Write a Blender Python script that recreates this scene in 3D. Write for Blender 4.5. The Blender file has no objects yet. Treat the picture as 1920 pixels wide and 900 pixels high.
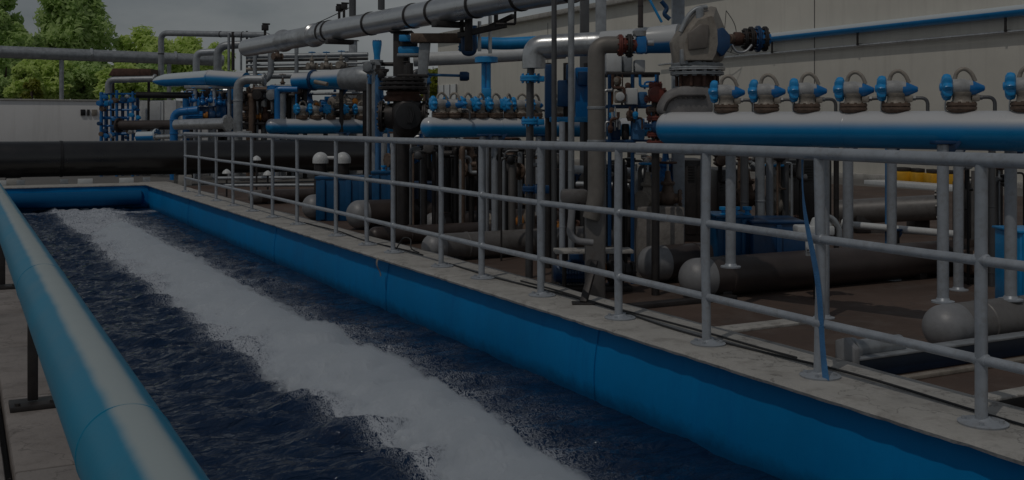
import bpy, bmesh, math, random
from mathutils import Vector, Matrix, noise, Quaternion
R = math.radians
random.seed(7)
S = bpy.context.scene
COL = S.collection

# ------------------------------------------------------------ camera, sky, sun, exposure
F, YAW, EYE = 1970.0, R(27.7), 1.225          # focal length in photo pixels, yaw off the basin axis, eye height
cam = bpy.data.objects.new('camera', bpy.data.cameras.new('camera')); COL.objects.link(cam)
cam.location = (0, 0, EYE); cam.rotation_euler = (R(90), 0, -YAW)
cam.data.sensor_width = 36; cam.data.lens = 36 * F / 1920
cam.data.shift_y = -213 / 1920
cam.data.clip_end = 3000
S.camera = cam

SUN = Vector((-.45, -.24, .86)).normalized()
W = bpy.data.worlds.new('World'); S.world = W; W.use_nodes = True
nt = W.node_tree; nt.nodes.clear(); N = nt.nodes.new; L = nt.links.new
wo = N('ShaderNodeOutputWorld'); bg = N('ShaderNodeBackground'); sky = N('ShaderNodeTexSky')
sky.sky_type = 'NISHITA'; sky.sun_disc = False
sky.sun_elevation = math.asin(SUN.z); sky.sun_rotation = math.atan2(SUN.x, SUN.y)
sky.air_density = 1.0; sky.dust_density = 1.0
tc = N('ShaderNodeTexCoord'); mp = N('ShaderNodeMapping'); mp.inputs['Scale'].default_value = (1.2, 1.2, 3.2)
cn = N('ShaderNodeTexNoise'); cn.inputs['Scale'].default_value = 2.2; cn.inputs['Detail'].default_value = 9; cn.inputs['Roughness'].default_value = .55
cr = N('ShaderNodeValToRGB'); cr.color_ramp.elements[0].position = .22; cr.color_ramp.elements[1].position = .56
mx = N('ShaderNodeMix'); mx.data_type = 'RGBA'
mx.inputs['B'].default_value = (11.6, 12.3, 12.6, 1)
L(tc.outputs['Generated'], mp.inputs['Vector']); L(mp.outputs['Vector'], cn.inputs['Vector'])
L(cn.outputs['Fac'], cr.inputs['Fac']); sz = N('ShaderNodeSeparateXYZ'); L(tc.outputs['Generated'], sz.inputs['Vector'])
mz = N('ShaderNodeMapRange'); mz.inputs['From Min'].default_value = .25; mz.inputs['From Max'].default_value = .8; mz.inputs['To Min'].default_value = 1; mz.inputs['To Max'].default_value = .45; L(sz.outputs['Z'], mz.inputs['Value'])
ml = N('ShaderNodeMath'); ml.operation = 'MULTIPLY'; L(cr.outputs['Color'], ml.inputs[0]); L(mz.outputs['Result'], ml.inputs[1]); L(ml.outputs[0], mx.inputs['Factor'])
L(sky.outputs['Color'], mx.inputs['A']); L(mx.outputs['Result'], bg.inputs['Color'])
bg.inputs['Strength'].default_value = .10
L(bg.outputs['Background'], wo.inputs['Surface'])

sl = bpy.data.lights.new('sun', 'SUN'); sl.energy = 3.2; sl.angle = R(.6); sl.color = (1, .95, .87)
so = bpy.data.objects.new('sun', sl); COL.objects.link(so); so.location = (-20, 0, 40)
so.rotation_mode = 'QUATERNION'; so.rotation_quaternion = SUN.to_track_quat('Z', 'Y')

S.view_settings.view_transform = 'Standard'; S.view_settings.look = 'None'
S.view_settings.exposure = -2.75; S.view_settings.gamma = 1; S.view_settings.use_curve_mapping = False
S.render.engine = 'CYCLES'

# ------------------------------------------------------------ helpers
CY, SY = math.cos(YAW), math.sin(YAW)
FLOOR = -.12
DS = 1.0                                       # how far back the group being built stands
def at(px, py, D):
    D *= DS
    l = (px - 960) * D / F
    return Vector((l * CY + D * SY, D * CY - l * SY, EYE + (237 - py) * D / F))
def ground_at(px, D, z=FLOOR):
    p = at(px, 237, D); p.z = z; return p
def pxm(d, D): return d * D * DS / F

class G:
    def __init__(s): s.v = []; s.f = []
    def ring_strip(s, rings, closed=True, cap0=True, cap1=True):
        n = len(rings[0]); b = len(s.v)
        for r in rings: s.v += [tuple(p) for p in r]
        for i in range(len(rings) - 1):
            for j in range(n):
                k = (j + 1) % n
                s.f.append((b + i*n + j, b + i*n + k, b + (i+1)*n + k, b + (i+1)*n + j))
        if cap0: s.f.append(tuple(b + j for j in reversed(range(n))))
        if cap1: s.f.append(tuple(b + (len(rings)-1)*n + j for j in range(n)))
        return s
    def tube(s, pts, r, n=16, bend=0, seg=7):
        pts = [Vector(p) for p in pts]; rs = r if isinstance(r, (list, tuple)) else None
        path = [pts[0]]
        for i in range(1, len(pts) - 1):
            a, b, c = pts[i-1], pts[i], pts[i+1]
            u = (a - b); w = (c - b); bl = min(bend, u.length * .49, w.length * .49)
            if bl < 1e-4: path.append(b); continue
            p0 = b + u.normalized() * bl; p1 = b + w.normalized() * bl
            for k in range(seg + 1):
                t = k / seg
                path.append(p0 * (1-t)**2 + b * (2*t*(1-t)) + p1 * t*t)
        path.append(pts[-1])
        d = (path[1] - path[0]).normalized()
        x = d.orthogonal().normalized() if abs(d.z) > .9 else d.cross(Vector((0, 0, 1))).normalized()
        rings = []
        for i, p in enumerate(path):
            if i == 0: t = path[1] - path[0]
            elif i == len(path) - 1: t = path[-1] - path[-2]
            else: t = (path[i+1] - path[i]).normalized() + (path[i] - path[i-1]).normalized()
            t.normalize(); x = (x - t * x.dot(t)).normalized(); y = t.cross(x)
            rr = rs[min(i, len(rs)-1)] if rs else r
            rings.append([p + (x * math.cos(2*math.pi*j/n) + y * math.sin(2*math.pi*j/n)) * rr for j in range(n)])
        return s.ring_strip(rings)
    def lathe(s, o, axis, prof, n=20):
        o = Vector(o); t = Vector(axis).normalized()
        x = t.orthogonal().normalized() if abs(t.z) > .9 else t.cross(Vector((0, 0, 1))).normalized()
        y = t.cross(x)
        rings = [[o + t * a + (x * math.cos(2*math.pi*j/n) + y * math.sin(2*math.pi*j/n)) * max(r, .0004) for j in range(n)] for a, r in prof]
        return s.ring_strip(rings)
    def cyl(s, a, b, r, n=16):
        a = Vector(a); b = Vector(b); l = (b - a).length; c = min(r * .12, l * .2)
        return s.lathe(a, b - a, [(0, r - c), (c, r), (l - c, r), (l, r - c)], n)
    def flange(s, c, axis, r, th, bolts=8):
        c = Vector(c); t = Vector(axis).normalized(); e = th * .12
        s.lathe(c - t * th / 2, t, [(0, r - e), (e, r), (th*.45, r), (th*.5, r*.93), (th*.55, r), (th - e, r), (th, r - e)], 22)
        x = t.orthogonal().normalized(); y = t.cross(x)
        for k in range(bolts):
            a = 2 * math.pi * k / bolts
            q = c + (x * math.cos(a) + y * math.sin(a)) * r * .8
            s.lathe(q - t * th * .85, t, [(0, r*.09), (th * 1.7, r*.09)], 6)
        return s
    def box(s, c, size, rz=0, bev=.006, M=None):
        bm = bmesh.new(); bmesh.ops.create_cube(bm, size=1)
        for v in bm.verts: v.co = Vector((v.co.x * size[0], v.co.y * size[1], v.co.z * size[2]))
        b = min(bev, min(size) * .3)
        if b > 0: bmesh.ops.bevel(bm, geom=bm.edges[:] , offset=b, segments=2, affect='EDGES', profile=.5)
        m = Matrix.Translation(Vector(c)) @ (M.to_4x4() if M else Matrix.Rotation(rz, 4, 'Z'))
        b0 = len(s.v); bm.verts.index_update()
        s.v += [tuple(m @ v.co) for v in bm.verts]
        s.f += [tuple(b0 + v.index for v in f.verts) for f in bm.faces]
        bm.free(); return s
    def bar(s, a, b, w, h, bev=.004):
        a = Vector(a); b = Vector(b); d = b - a; q = d.to_track_quat('X', 'Z')
        return s.box((a + b) / 2, (d.length, w, h), bev=bev, M=q.to_matrix())
    def prism(s, poly, axis_depth):
        """poly: list of Vectors (one outline), extruded by the vector axis_depth"""
        b = len(s.v); n = len(poly)
        s.v += [tuple(p) for p in poly] + [tuple(Vector(p) + axis_depth) for p in poly]
        s.f.append(tuple(b + i for i in range(n))); s.f.append(tuple(b + n + i for i in reversed(range(n))))
        for i in range(n):
            j = (i + 1) % n; s.f.append((b + j, b + i, b + n + i, b + n + j))
        return s
    def quad(s, a, b, c, d):
        k = len(s.v); s.v += [tuple(a), tuple(b), tuple(c), tuple(d)]; s.f.append((k, k+1, k+2, k+3)); return s

def mesh(name, g, mat, off=Vector((0, 0, 0)), fix=True):
    me = bpy.data.meshes.new(name)
    me.from_pydata([tuple(Vector(v) - off) for v in g.v], [], g.f)
    me.materials.append(mat)
    if fix:
        bm = bmesh.new(); bm.from_mesh(me); bmesh.ops.recalc_face_normals(bm, faces=bm.faces); bm.to_mesh(me); bm.free()
    me.polygons.foreach_set('use_smooth', [True] * len(me.polygons))
    me.set_sharp_from_angle(angle=R(38))
    return me
def T(name, label, cat, loc=(0, 0, 0), group=None):
    o = bpy.data.objects.new(name, None); COL.objects.link(o); o.location = loc
    o.empty_display_size = .1
    o['label'] = label; o['category'] = cat
    if group: o['group'] = group
    return o
def PT(name, g, mat, root, label=None):
    top = root
    loc = Vector((0, 0, 0)); o2 = root
    while o2 is not None: loc += o2.location; o2 = o2.parent
    o = bpy.data.objects.new(name, mesh(name, g, mat, loc)); COL.objects.link(o); o.parent = root
    if label: o['label'] = label
    return o
def base_of(g):
    xs = [v[0] for v in g.v]; ys = [v[1] for v in g.v]; zs = [v[2] for v in g.v]
    return Vector(((min(xs)+max(xs))/2, (min(ys)+max(ys))/2, min(zs)))
def ONE(name, g, mat, label, cat, group=None, kind=None):
    b = base_of(g); o = bpy.data.objects.new(name, mesh(name, g, mat, b)); COL.objects.link(o); o.location = b
    o['label'] = label; o['category'] = cat
    if group: o['group'] = group
    if kind: o['kind'] = kind
    return o
def STRUCT(name, g, mat, kind='structure', fix=True):
    o = bpy.data.objects.new(name, mesh(name, g, mat, fix=fix)); COL.objects.link(o); o['kind'] = kind; return o
def dup(root, loc, rz, label, group=None, sc=1.0):
    r = root.copy(); COL.objects.link(r); r.location = loc; r.rotation_euler = (0, 0, rz); r.scale = (sc, sc, sc); r['label'] = label
    if group: r['group'] = group
    for ch in root.children:
        c = ch.copy(); COL.objects.link(c); c.parent = r
        for gch in ch.children:
            d = gch.copy(); COL.objects.link(d); d.parent = c
    return r

# ------------------------------------------------------------ materials
def mat(name, col, rough=.5, metal=0., var=.25, scale=6., bump=.05, bscale=60., coat=0., dirt=None, dirt_amt=.35, spec=.5, stretch=None):
    m = bpy.data.materials.new(name); m.use_nodes = True; t = m.node_tree; b = t.nodes['Principled BSDF']
    n = t.nodes.new; l = t.links.new
    co = n('ShaderNodeTexCoord')
    n1 = n('ShaderNodeTexNoise'); n1.inputs['Scale'].default_value = scale; n1.inputs['Detail'].default_value = 7; n1.inputs['Roughness'].default_value = .62
    l(co.outputs['Object'], n1.inputs['Vector'])
    rp = n('ShaderNodeValToRGB'); e = rp.color_ramp.elements
    e[0].position = .3; e[1].position = .72
    e[0].color = tuple(c * (1 - var) for c in col) + (1,); e[1].color = tuple(min(1, c * (1 + var * .6)) for c in col) + (1,)
    l(n1.outputs['Fac'], rp.inputs['Fac']); out = rp.outputs['Color']
    if dirt:
        n2 = n('ShaderNodeTexNoise'); n2.inputs['Scale'].default_value = scale * 2.7; n2.inputs['Detail'].default_value = 9; n2.inputs['Roughness'].default_value = .7
        if stretch:
            ms_ = n('ShaderNodeMapping'); ms_.inputs['Scale'].default_value = stretch; l(co.outputs['Object'], ms_.inputs['Vector']); l(ms_.outputs[0], n2.inputs['Vector'])
        else: l(co.outputs['Object'], n2.inputs['Vector'])
        r2 = n('ShaderNodeValToRGB'); r2.color_ramp.elements[0].position = .5; r2.color_ramp.elements[1].position = .75
        r2.color_ramp.elements[1].color = (dirt_amt,) * 3 + (1,)
        l(n2.outputs['Fac'], r2.inputs['Fac'])
        mm = n('ShaderNodeMix'); mm.data_type = 'RGBA'; mm.inputs['B'].default_value = tuple(dirt) + (1,)
        l(r2.outputs['Color'], mm.inputs['Factor']); l(out, mm.inputs['A']); out = mm.outputs['Result']
    l(out, b.inputs['Base Color'])
    b.inputs['Metallic'].default_value = metal; b.inputs['Coat Weight'].default_value = coat; b.inputs['Coat Roughness'].default_value = .12
    b.inputs['Specular IOR Level'].default_value = spec
    rr = n('ShaderNodeMapRange'); rr.inputs['To Min'].default_value = max(.03, rough - .12); rr.inputs['To Max'].default_value = min(1, rough + .14)
    l(n1.outputs['Fac'], rr.inputs['Value']); l(rr.outputs['Result'], b.inputs['Roughness'])
    if bump:
        n3 = n('ShaderNodeTexNoise'); n3.inputs['Scale'].default_value = bscale; n3.inputs['Detail'].default_value = 5
        l(co.outputs['Object'], n3.inputs['Vector'])
        bp = n('ShaderNodeBump'); bp.inputs['Strength'].default_value = bump; bp.inputs['Distance'].default_value = .02
        l(n3.outputs['Fac'], bp.inputs['Height']); l(bp.outputs['Normal'], b.inputs['Normal'])
    return m
def pale_top(name, blue, pale, edge, soft, rough=.3, tilt=0, coat=.35, spec=.5):
    """pale where the surface faces up past edge, blue below, blended over soft"""
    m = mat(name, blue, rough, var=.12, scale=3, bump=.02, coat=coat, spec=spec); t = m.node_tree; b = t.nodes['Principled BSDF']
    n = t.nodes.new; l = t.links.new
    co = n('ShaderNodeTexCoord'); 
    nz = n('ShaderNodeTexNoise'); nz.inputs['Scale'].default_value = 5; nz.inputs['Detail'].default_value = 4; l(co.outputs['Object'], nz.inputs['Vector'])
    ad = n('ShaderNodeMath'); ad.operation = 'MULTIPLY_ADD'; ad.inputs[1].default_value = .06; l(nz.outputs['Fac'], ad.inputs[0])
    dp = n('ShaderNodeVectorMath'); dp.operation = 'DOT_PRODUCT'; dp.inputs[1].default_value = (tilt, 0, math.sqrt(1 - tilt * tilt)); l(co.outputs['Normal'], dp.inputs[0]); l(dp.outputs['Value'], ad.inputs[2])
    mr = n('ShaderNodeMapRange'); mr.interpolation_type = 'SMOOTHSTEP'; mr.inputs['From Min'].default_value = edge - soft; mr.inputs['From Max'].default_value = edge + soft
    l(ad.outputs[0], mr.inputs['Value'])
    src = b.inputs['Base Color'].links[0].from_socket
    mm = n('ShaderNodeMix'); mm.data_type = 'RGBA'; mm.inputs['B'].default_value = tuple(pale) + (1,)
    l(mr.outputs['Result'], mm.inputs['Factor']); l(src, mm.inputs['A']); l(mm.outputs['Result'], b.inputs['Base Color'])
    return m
M_RAIL = mat('rail_paint', (.40, .43, .47), .42, .25, var=.18, scale=9, bump=.05, dirt=(.2, .17, .14), dirt_amt=.5)
M_STEEL = mat('steel', (.60, .61, .62), .32, .75, var=.25, scale=5, dirt=(.12, .1, .09), dirt_amt=.5)
M_GALV = mat('galvanised_steel', (.36, .38, .40), .45, .4, var=.3, scale=8, dirt=(.15, .13, .12))
M_TANKG = mat('grey_tank_paint', (.17, .16, .155), .45, .1, var=.25, scale=4, bump=.06, dirt=(.08, .06, .05), dirt_amt=.6)
M_CAPG = mat('pale_cap_paint', (.30, .30, .31), .48, .15, var=.2, scale=5, bump=.06, dirt=(.13, .11, .1))
M_BROWN = mat('brown_tank_paint', (.07, .054, .05), .42, .1, var=.3, scale=4, bump=.05, dirt=(.05, .04, .035))
M_BLACK = mat('black_coating', (.010, .009, .010), .40, 0, var=.3, scale=3, bump=.04, dirt=(.035, .03, .03))
M_DARK = mat('dark_steel', (.055, .05, .05), .5, .5, var=.35, scale=10, dirt=(.1, .07, .05))
M_IRON = mat('rusty_iron', (.12, .062, .045), .65, .3, var=.5, scale=14, bump=.25, dirt=(.05, .035, .03), dirt_amt=.7)
M_RED = mat('red_oxide_paint', (.19, .042, .03), .5, 0, var=.35, scale=14, dirt=(.08, .03, .02))
M_BLUE = mat('blue_paint', (.003, .18, .50), .34, 0, var=.2, scale=5, coat=.3, dirt=(.01, .05, .15))
M_TROUGH = mat('deep_blue_paint', (.001, .085, .22), .42, 0, var=.25, scale=6, dirt=(.01, .04, .12))
M_CLAD = mat('polished_cladding', (.66, .67, .68), .30, .8, var=.08, scale=3, bump=.02, dirt=(.35, .34, .33), dirt_amt=.25)
M_BPIPE = mat('black_pipe_coating', (.012, .011, .012), .30, 0, var=.3, scale=2, bump=.03, dirt=(.03, .027, .027), spec=.8)
M_NAVY = mat('navy_paint', (.004, .05, .145), .4, 0, var=.25, scale=6, coat=.2, dirt=(.02, .03, .06))
M_CYAN = mat('bright_blue_paint', (.01, .30, .68), .38, 0, var=.2, scale=8, coat=.2)
M_WHITE = mat('white_paint', (.66, .67, .67), .4, 0, var=.1, scale=5, dirt=(.35, .33, .3))
M_BEIGE = mat('beige_casting', (.33, .29, .245), .5, .1, var=.3, scale=9, bump=.12, dirt=(.13, .1, .08), dirt_amt=.6)
M_BROWNC = mat('brown_casting', (.17, .115, .085), .55, .2, var=.4, scale=12, bump=.15)
M_YELLOW = mat('yellow_paint', (.72, .38, .02), .45, 0, var=.2)
M_ORANGE = mat('orange_paint', (.42, .16, .02), .45, 0, var=.4, scale=12)
M_RUBBER = mat('black_rubber', (.03, .03, .032), .6, 0, var=.3)
M_CONDUIT = mat('conduit_grey', (.13, .13, .135), .42, .5, var=.2)
M_HOSE = mat('blue_webbing', (.06, .20, .42), .6, 0, var=.25, scale=12, bump=.3, bscale=180)
M_CONC = mat('pale_concrete', (.47, .45, .42), .85, 0, var=.2, scale=2.2, bump=.35, bscale=38, dirt=(.17, .15, .135), dirt_amt=.75)
M_WALK = mat('walkway_concrete', (.28, .25, .235), .85, 0, var=.3, scale=1.6, bump=.4, bscale=30, dirt=(.11, .095, .085), dirt_amt=.8)
M_FLOOR = mat('brown_floor', (.10, .064, .048), .75, 0, var=.4, scale=.9, bump=.25, bscale=20, dirt=(.22, .19, .17), dirt_amt=.4)
M_GROUND = mat('yard_ground', (.17, .16, .15), .9, 0, var=.3, scale=.25, bump=.3, bscale=9)
M_WALL = mat('rendered_wall', (.69, .66, .595), .8, 0, var=.09, scale=.7, bump=.12, bscale=50, dirt=(.54, .51, .46), dirt_amt=.6, stretch=(2.5, 2.5, .16))
M_WALLW = mat('white_wall_render', (.74, .725, .72), .8, 0, var=.07, scale=.6, bump=.12, bscale=40, dirt=(.56, .54, .52), dirt_amt=.6, stretch=(2.5, 2.5, .2))
M_BLOCK = mat('stained_block', (.27, .245, .225), .8, 0, var=.35, scale=4, bump=.3, bscale=40, dirt=(.12, .095, .085), dirt_amt=.7)
M_LINER = mat('blue_liner', (.0005, .215, .52), .48, 0, var=.16, scale=1.1, bump=.06, bscale=14, coat=0, dirt=(.0005, .13, .40), dirt_amt=.5, spec=.12, stretch=(2.2, 2.2, .35))
M_TT = pale_top('blue_pale_manifold', (.002, .23, .52), (.60, .60, .61), .30, .28)
M_PIPEHL = pale_top('basin_pipe_painted_highlight', (.001, .215, .37), (.38, .44, .45), .955, .055, rough=.34, tilt=.05, coat=0, spec=.16)  # pale stripe is a sun highlight painted into the base colour
M_TTW = pale_top('two_tone_wall_pipe', (.006, .24, .60), (.60, .66, .70), .10, .06)

# hairline cracks in the concrete
for m_, sc_ in ((M_CONC, 1.1), (M_WALK, 1.3), (M_FLOOR, .5)):
    t = m_.node_tree; b = t.nodes['Principled BSDF']; n = t.nodes.new; l = t.links.new
    co = n('ShaderNodeTexCoord'); nz = n('ShaderNodeTexNoise'); nz.inputs['Scale'].default_value = sc_; nz.inputs['Detail'].default_value = 7; nz.inputs['Roughness'].default_value = .6; l(co.outputs['Object'], nz.inputs['Vector'])
    s_ = n('ShaderNodeMath'); s_.operation = 'SUBTRACT'; s_.inputs[1].default_value = .47; l(nz.outputs['Fac'], s_.inputs[0])
    a_ = n('ShaderNodeMath'); a_.operation = 'ABSOLUTE'; l(s_.outputs[0], a_.inputs[0])
    mr = n('ShaderNodeMapRange'); mr.inputs['From Min'].default_value = .0025; mr.inputs['From Max'].default_value = .006; mr.inputs['To Min'].default_value = .38; mr.inputs['To Max'].default_value = 0; l(a_.outputs[0], mr.inputs['Value'])
    mm = n('ShaderNodeMix'); mm.data_type = 'RGBA'; mm.inputs['B'].default_value = (.05, .045, .04, 1); src = b.inputs['Base Color'].links[0].from_socket
    l(mr.outputs[0], mm.inputs['Factor']); l(src, mm.inputs['A']); l(mm.outputs['Result'], b.inputs['Base Color'])
# a band of scum and scale on the liner along the water
t = M_LINER.node_tree; b = t.nodes['Principled BSDF']; n = t.nodes.new; l = t.links.new
co = n('ShaderNodeTexCoord'); sz = n('ShaderNodeSeparateXYZ'); l(co.outputs['Object'], sz.inputs[0])
nz = n('ShaderNodeTexNoise'); nz.inputs['Scale'].default_value = 7; nz.inputs['Detail'].default_value = 8; nz.inputs['Roughness'].default_value = .7; l(co.outputs['Object'], nz.inputs['Vector'])
ma = n('ShaderNodeMath'); ma.operation = 'MULTIPLY_ADD'; ma.inputs[1].default_value = .16; l(nz.outputs['Fac'], ma.inputs[0]); l(sz.outputs['Z'], ma.inputs[2])
mr = n('ShaderNodeMapRange'); mr.inputs['From Min'].default_value = 1.29; mr.inputs['From Max'].default_value = 1.20; mr.inputs['To Max'].default_value = .7; l(ma.outputs[0], mr.inputs['Value'])
mm = n('ShaderNodeMix'); mm.data_type = 'RGBA'; mm.inputs['B'].default_value = (.004, .05, .13, 1); src = b.inputs['Base Color'].links[0].from_socket
l(mr.outputs[0], mm.inputs['Factor']); l(src, mm.inputs['A']); l(mm.outputs['Result'], b.inputs['Base Color'])

def foliage(name, c0, c1):
    m = bpy.data.materials.new(name); m.use_nodes = True; t = m.node_tree; b = t.nodes['Principled BSDF']; n = t.nodes.new; l = t.links.new
    co = n('ShaderNodeTexCoord'); nz = n('ShaderNodeTexNoise'); nz.inputs['Scale'].default_value = 1.1; nz.inputs['Detail'].default_value = 8; nz.inputs['Roughness'].default_value = .8
    l(co.outputs['Object'], nz.inputs['Vector'])
    rp = n('ShaderNodeValToRGB'); rp.color_ramp.elements[0].position = .32; rp.color_ramp.elements[1].position = .68
    rp.color_ramp.elements[0].color = c0 + (1,); rp.color_ramp.elements[1].color = c1 + (1,)
    l(nz.outputs['Fac'], rp.inputs['Fac']); l(rp.outputs['Color'], b.inputs['Base Color']); b.inputs['Roughness'].default_value = .55
    tr = n('ShaderNodeBsdfTranslucent'); l(rp.outputs['Color'], tr.inputs['Color'])
    ms = n('ShaderNodeMixShader'); ms.inputs[0].default_value = .5
    l(b.outputs[0], ms.inputs[1]); l(tr.outputs[0], ms.inputs[2]); l(ms.outputs[0], t.nodes['Material Output'].inputs['Surface'])
    return m
M_LEAF = foliage('dark_leaves', (.36, .52, .17), (.70, .84, .38))
M_LEAF2 = foliage('light_leaves', (.48, .64, .16), (.80, .90, .34))
M_LEAF3 = foliage('yellow_leaves', (.16, .20, .02), (.34, .36, .03))
M_BARK = mat('bark', (.09, .065, .05), .9, 0, var=.4, scale=5, bump=.5, bscale=25)

# ------------------------------------------------------------ ground, basin, water
XL, XR, YF, YN = .5, 3.55, 23.4, -4.0           # basin inner faces
WZ = -.50
g = G()
xs = [-600, XL - .3, XR + .3, 800]; ys = [-600, YN, YF + .35, 1500]
for i in range(3):
    for j in range(3):
        if (i, j) == (1, 1): continue
        g.quad((xs[i], ys[j], FLOOR), (xs[i+1], ys[j], FLOOR), (xs[i+1], ys[j+1], FLOOR), (xs[i], ys[j+1], FLOOR))
STRUCT('ground', g, M_GROUND, fix=False)
g = G(); 
for k in range(1): g.quad((XR + .55, YN, FLOOR + .004), (18.0, YN, FLOOR + .004), (18.0, 24.3, FLOOR + .004), (XR + .55, 24.3, FLOOR + .004))
STRUCT('yard_floor', g, M_FLOOR, fix=False)

def noisy(x, s, a): return a * noise.noise(Vector((x * s, 3.1, 7.7))) + .45 * a * noise.noise(Vector((x * s * 4.3, 1.1, 2.7)))
# right coping: chipped inner edge, its outer edge wanders a little
g = G(); n = 420; rings = []
for i in range(n + 1):
    y = YN + (YF + .9 - YN) * i / n
    chip = max(0, noisy(y, 5, .016) - .004) + max(0, noisy(y + 50, 17, .013))
    xi = XR - .075 + chip; xo = XR + .55 + noisy(y + 20, .5, .05)
    rings.append([(XR + .06, y, -.14), (XR + .06, y, -.034), (xi + .006, y, -.030 + chip * .4), (xi, y, -.014), (xi + .010, y, 0), (xo - .02, y, 0), (xo, y, -.012), (xo, y, FLOOR - .05)])
g.ring_strip(rings)
STRUCT('walkway', g, M_CONC)
g = G(); rings = []
for i in range(60):
    x = -1.5 + (XR + .5 + 1.5) * i / 59; e = noisy(x + 9, 2, .012)
    rings.append([(x, YF + .03, -.14), (x, YF + .03, -.034), (x, YF - .07 + e, -.03), (x, YF - .075 + e, -.014), (x, YF - .065 + e, -.002), (x, YF + .75, -.002), (x, YF + .76, -.012), (x, YF + .76, FLOOR - .05)])
g.ring_strip(rings)
STRUCT('far_walkway', g, M_CONC)
# left walkway in cast slabs with open joints
g = G()
yy = YN
while yy < YF:
    ln = 1.18 + random.uniform(-.05, .05)
    g.box((.325, yy + ln / 2, -.075), (.31, ln - .012, .15), bev=.012)
    g.box((-.335, yy + ln / 2 + .3, -.083 + random.uniform(-.006, .006)), (.95, ln - .014, .15), bev=.012)
    g.box((-1.33, yy + ln / 2 + .1, -.085), (.98, ln - .014, .15), bev=.012)
    yy += ln
STRUCT('left_walkway', g, M_WALK)

# the basin: liner walls
basin = T('settling_basin', 'long concrete basin with bright blue liner walls around the foaming water', 'basin', (XR, YF / 2, -1.6))
def liner(pts_fn, n, name, hidden=False):
    gg = G(); rings = []
    for i in range(n + 1):
        t = i / n; row = []
        for k in range(13):
            u = k / 12
            row.append(pts_fn(t, u))
        back = [Vector(row[-1]) , Vector(row[0])]
        rings.append(row)
    b = len(gg.v); m = 13
    for r in rings: gg.v += [tuple(p) for p in r]
    for i in range(n):
        for k in range(m - 1): gg.f.append((b+i*m+k, b+i*m+k+1, b+(i+1)*m+k+1, b+(i+1)*m+k))
    return PT(name, gg, M_LINER, basin)
def rw(t, u):
    y = YN + (YF - YN) * t; z = -.03 - 1.5 * u
    bul = .045 * math.sin(min(1, u * 2.2) * math.pi) + .006 * noise.noise(Vector((y * .9, u * 3, 0)))
    return (XR + .02 - bul, y, z)
liner(rw, 200, 'right_wall')
liner(lambda t, u: (XL - .05 + (XR - XL + .05) * t, YF - .045 - .04 * math.sin(min(1, u*2.4) * math.pi), -.02 - 1.5*u), 40, 'far_wall')
liner(lambda t, u: (XL, YN + (YF - YN) * t, -.005 - 1.5*u), 60, 'left_wall')
# welded seams of the liner, and a torn strip
for yv in (18.9, 13.2, 9.25, 5.6):
    gg = G(); pts = [Vector(rw((yv - YN) / (YF - YN), k / 24)) + Vector((-.006, 0, 0)) for k in range(0, 13)]
    gg.tube(pts, .0035, 6); PT('seam', gg, M_LINER, basin)
gg = G()
yv = 9.23; p0 = Vector((XR - .075, yv, .004))
rings = []
for k in range(9):
    u = k / 8; c = p0 + Vector((-.035 - .018 * math.sin(u * 5), -.02 * u, -.17 * u)); w = .022 * (1 - u * .8) + .004
    rings.append([c + Vector((0, -w, 0)), c + Vector((.006, 0, 0)), c + Vector((0, w, 0)), c + Vector((-.006, 0, 0))])
gg.ring_strip(rings); ONE('rag', gg, M_BEIGE, 'torn pale rag hanging over the concrete edge onto the blue basin wall', 'rag')

# far inner pipe lying along the blue end wall
a = ground_at(20, 22.5, -.30); b = ground_at(283, 22.5, -.30)
gg = G(); x0, x1 = XL + .12, XR - .12
gg.lathe((x0, YF - .22, -.27), (1, 0, 0), [(0, .02), (.03, .11), (.08, .155), (x1 - x0 - .08, .155), (x1 - x0 - .03, .11), (x1 - x0, .02)], 24)
ONE('pipe', gg, M_LINER, 'blue pipe lying along the far end wall inside the basin', 'pipe')

# foam path on the water, from photo measurements
LE = [(118, 428), (150, 442), (195, 490), (280, 550), (345, 600), (385, 645), (480, 700), (555, 750), (635, 800), (700, 840), (775, 900), (900, 1000), (1150, 1180)]
RE = [(262, 426), (300, 452), (365, 485), (440, 525), (510, 572), (585, 604), (690, 648), (765, 692), (850, 738), (940, 785), (1045, 890), (1250, 1060)]
def wpt(p, z=WZ):
    D = F * (EYE - z) / (p[1] - 237); return at(p[0], p[1], D)
LW = [wpt(p) for p in LE]; RW = [wpt(p) for p in RE]
def foam_span(y):
    def ix(P):
        for i in range(len(P) - 1):
            if P[i].y >= y >= P[i+1].y:
                t = (P[i].y - y) / (P[i].y - P[i+1].y + 1e-9); return P[i].x + (P[i+1].x - P[i].x) * t
        return P[0].x if y > P[0].y else P[-1].x
    return ix(LW), ix(RW)
YTOP = min(LW[0].y, RW[0].y) - 1.1; 
g = G(); fo = []; nx = 118; rows = []
y = .8
while y < YF:
    rows.append(y); y += max(.016, y * .0030)
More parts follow.
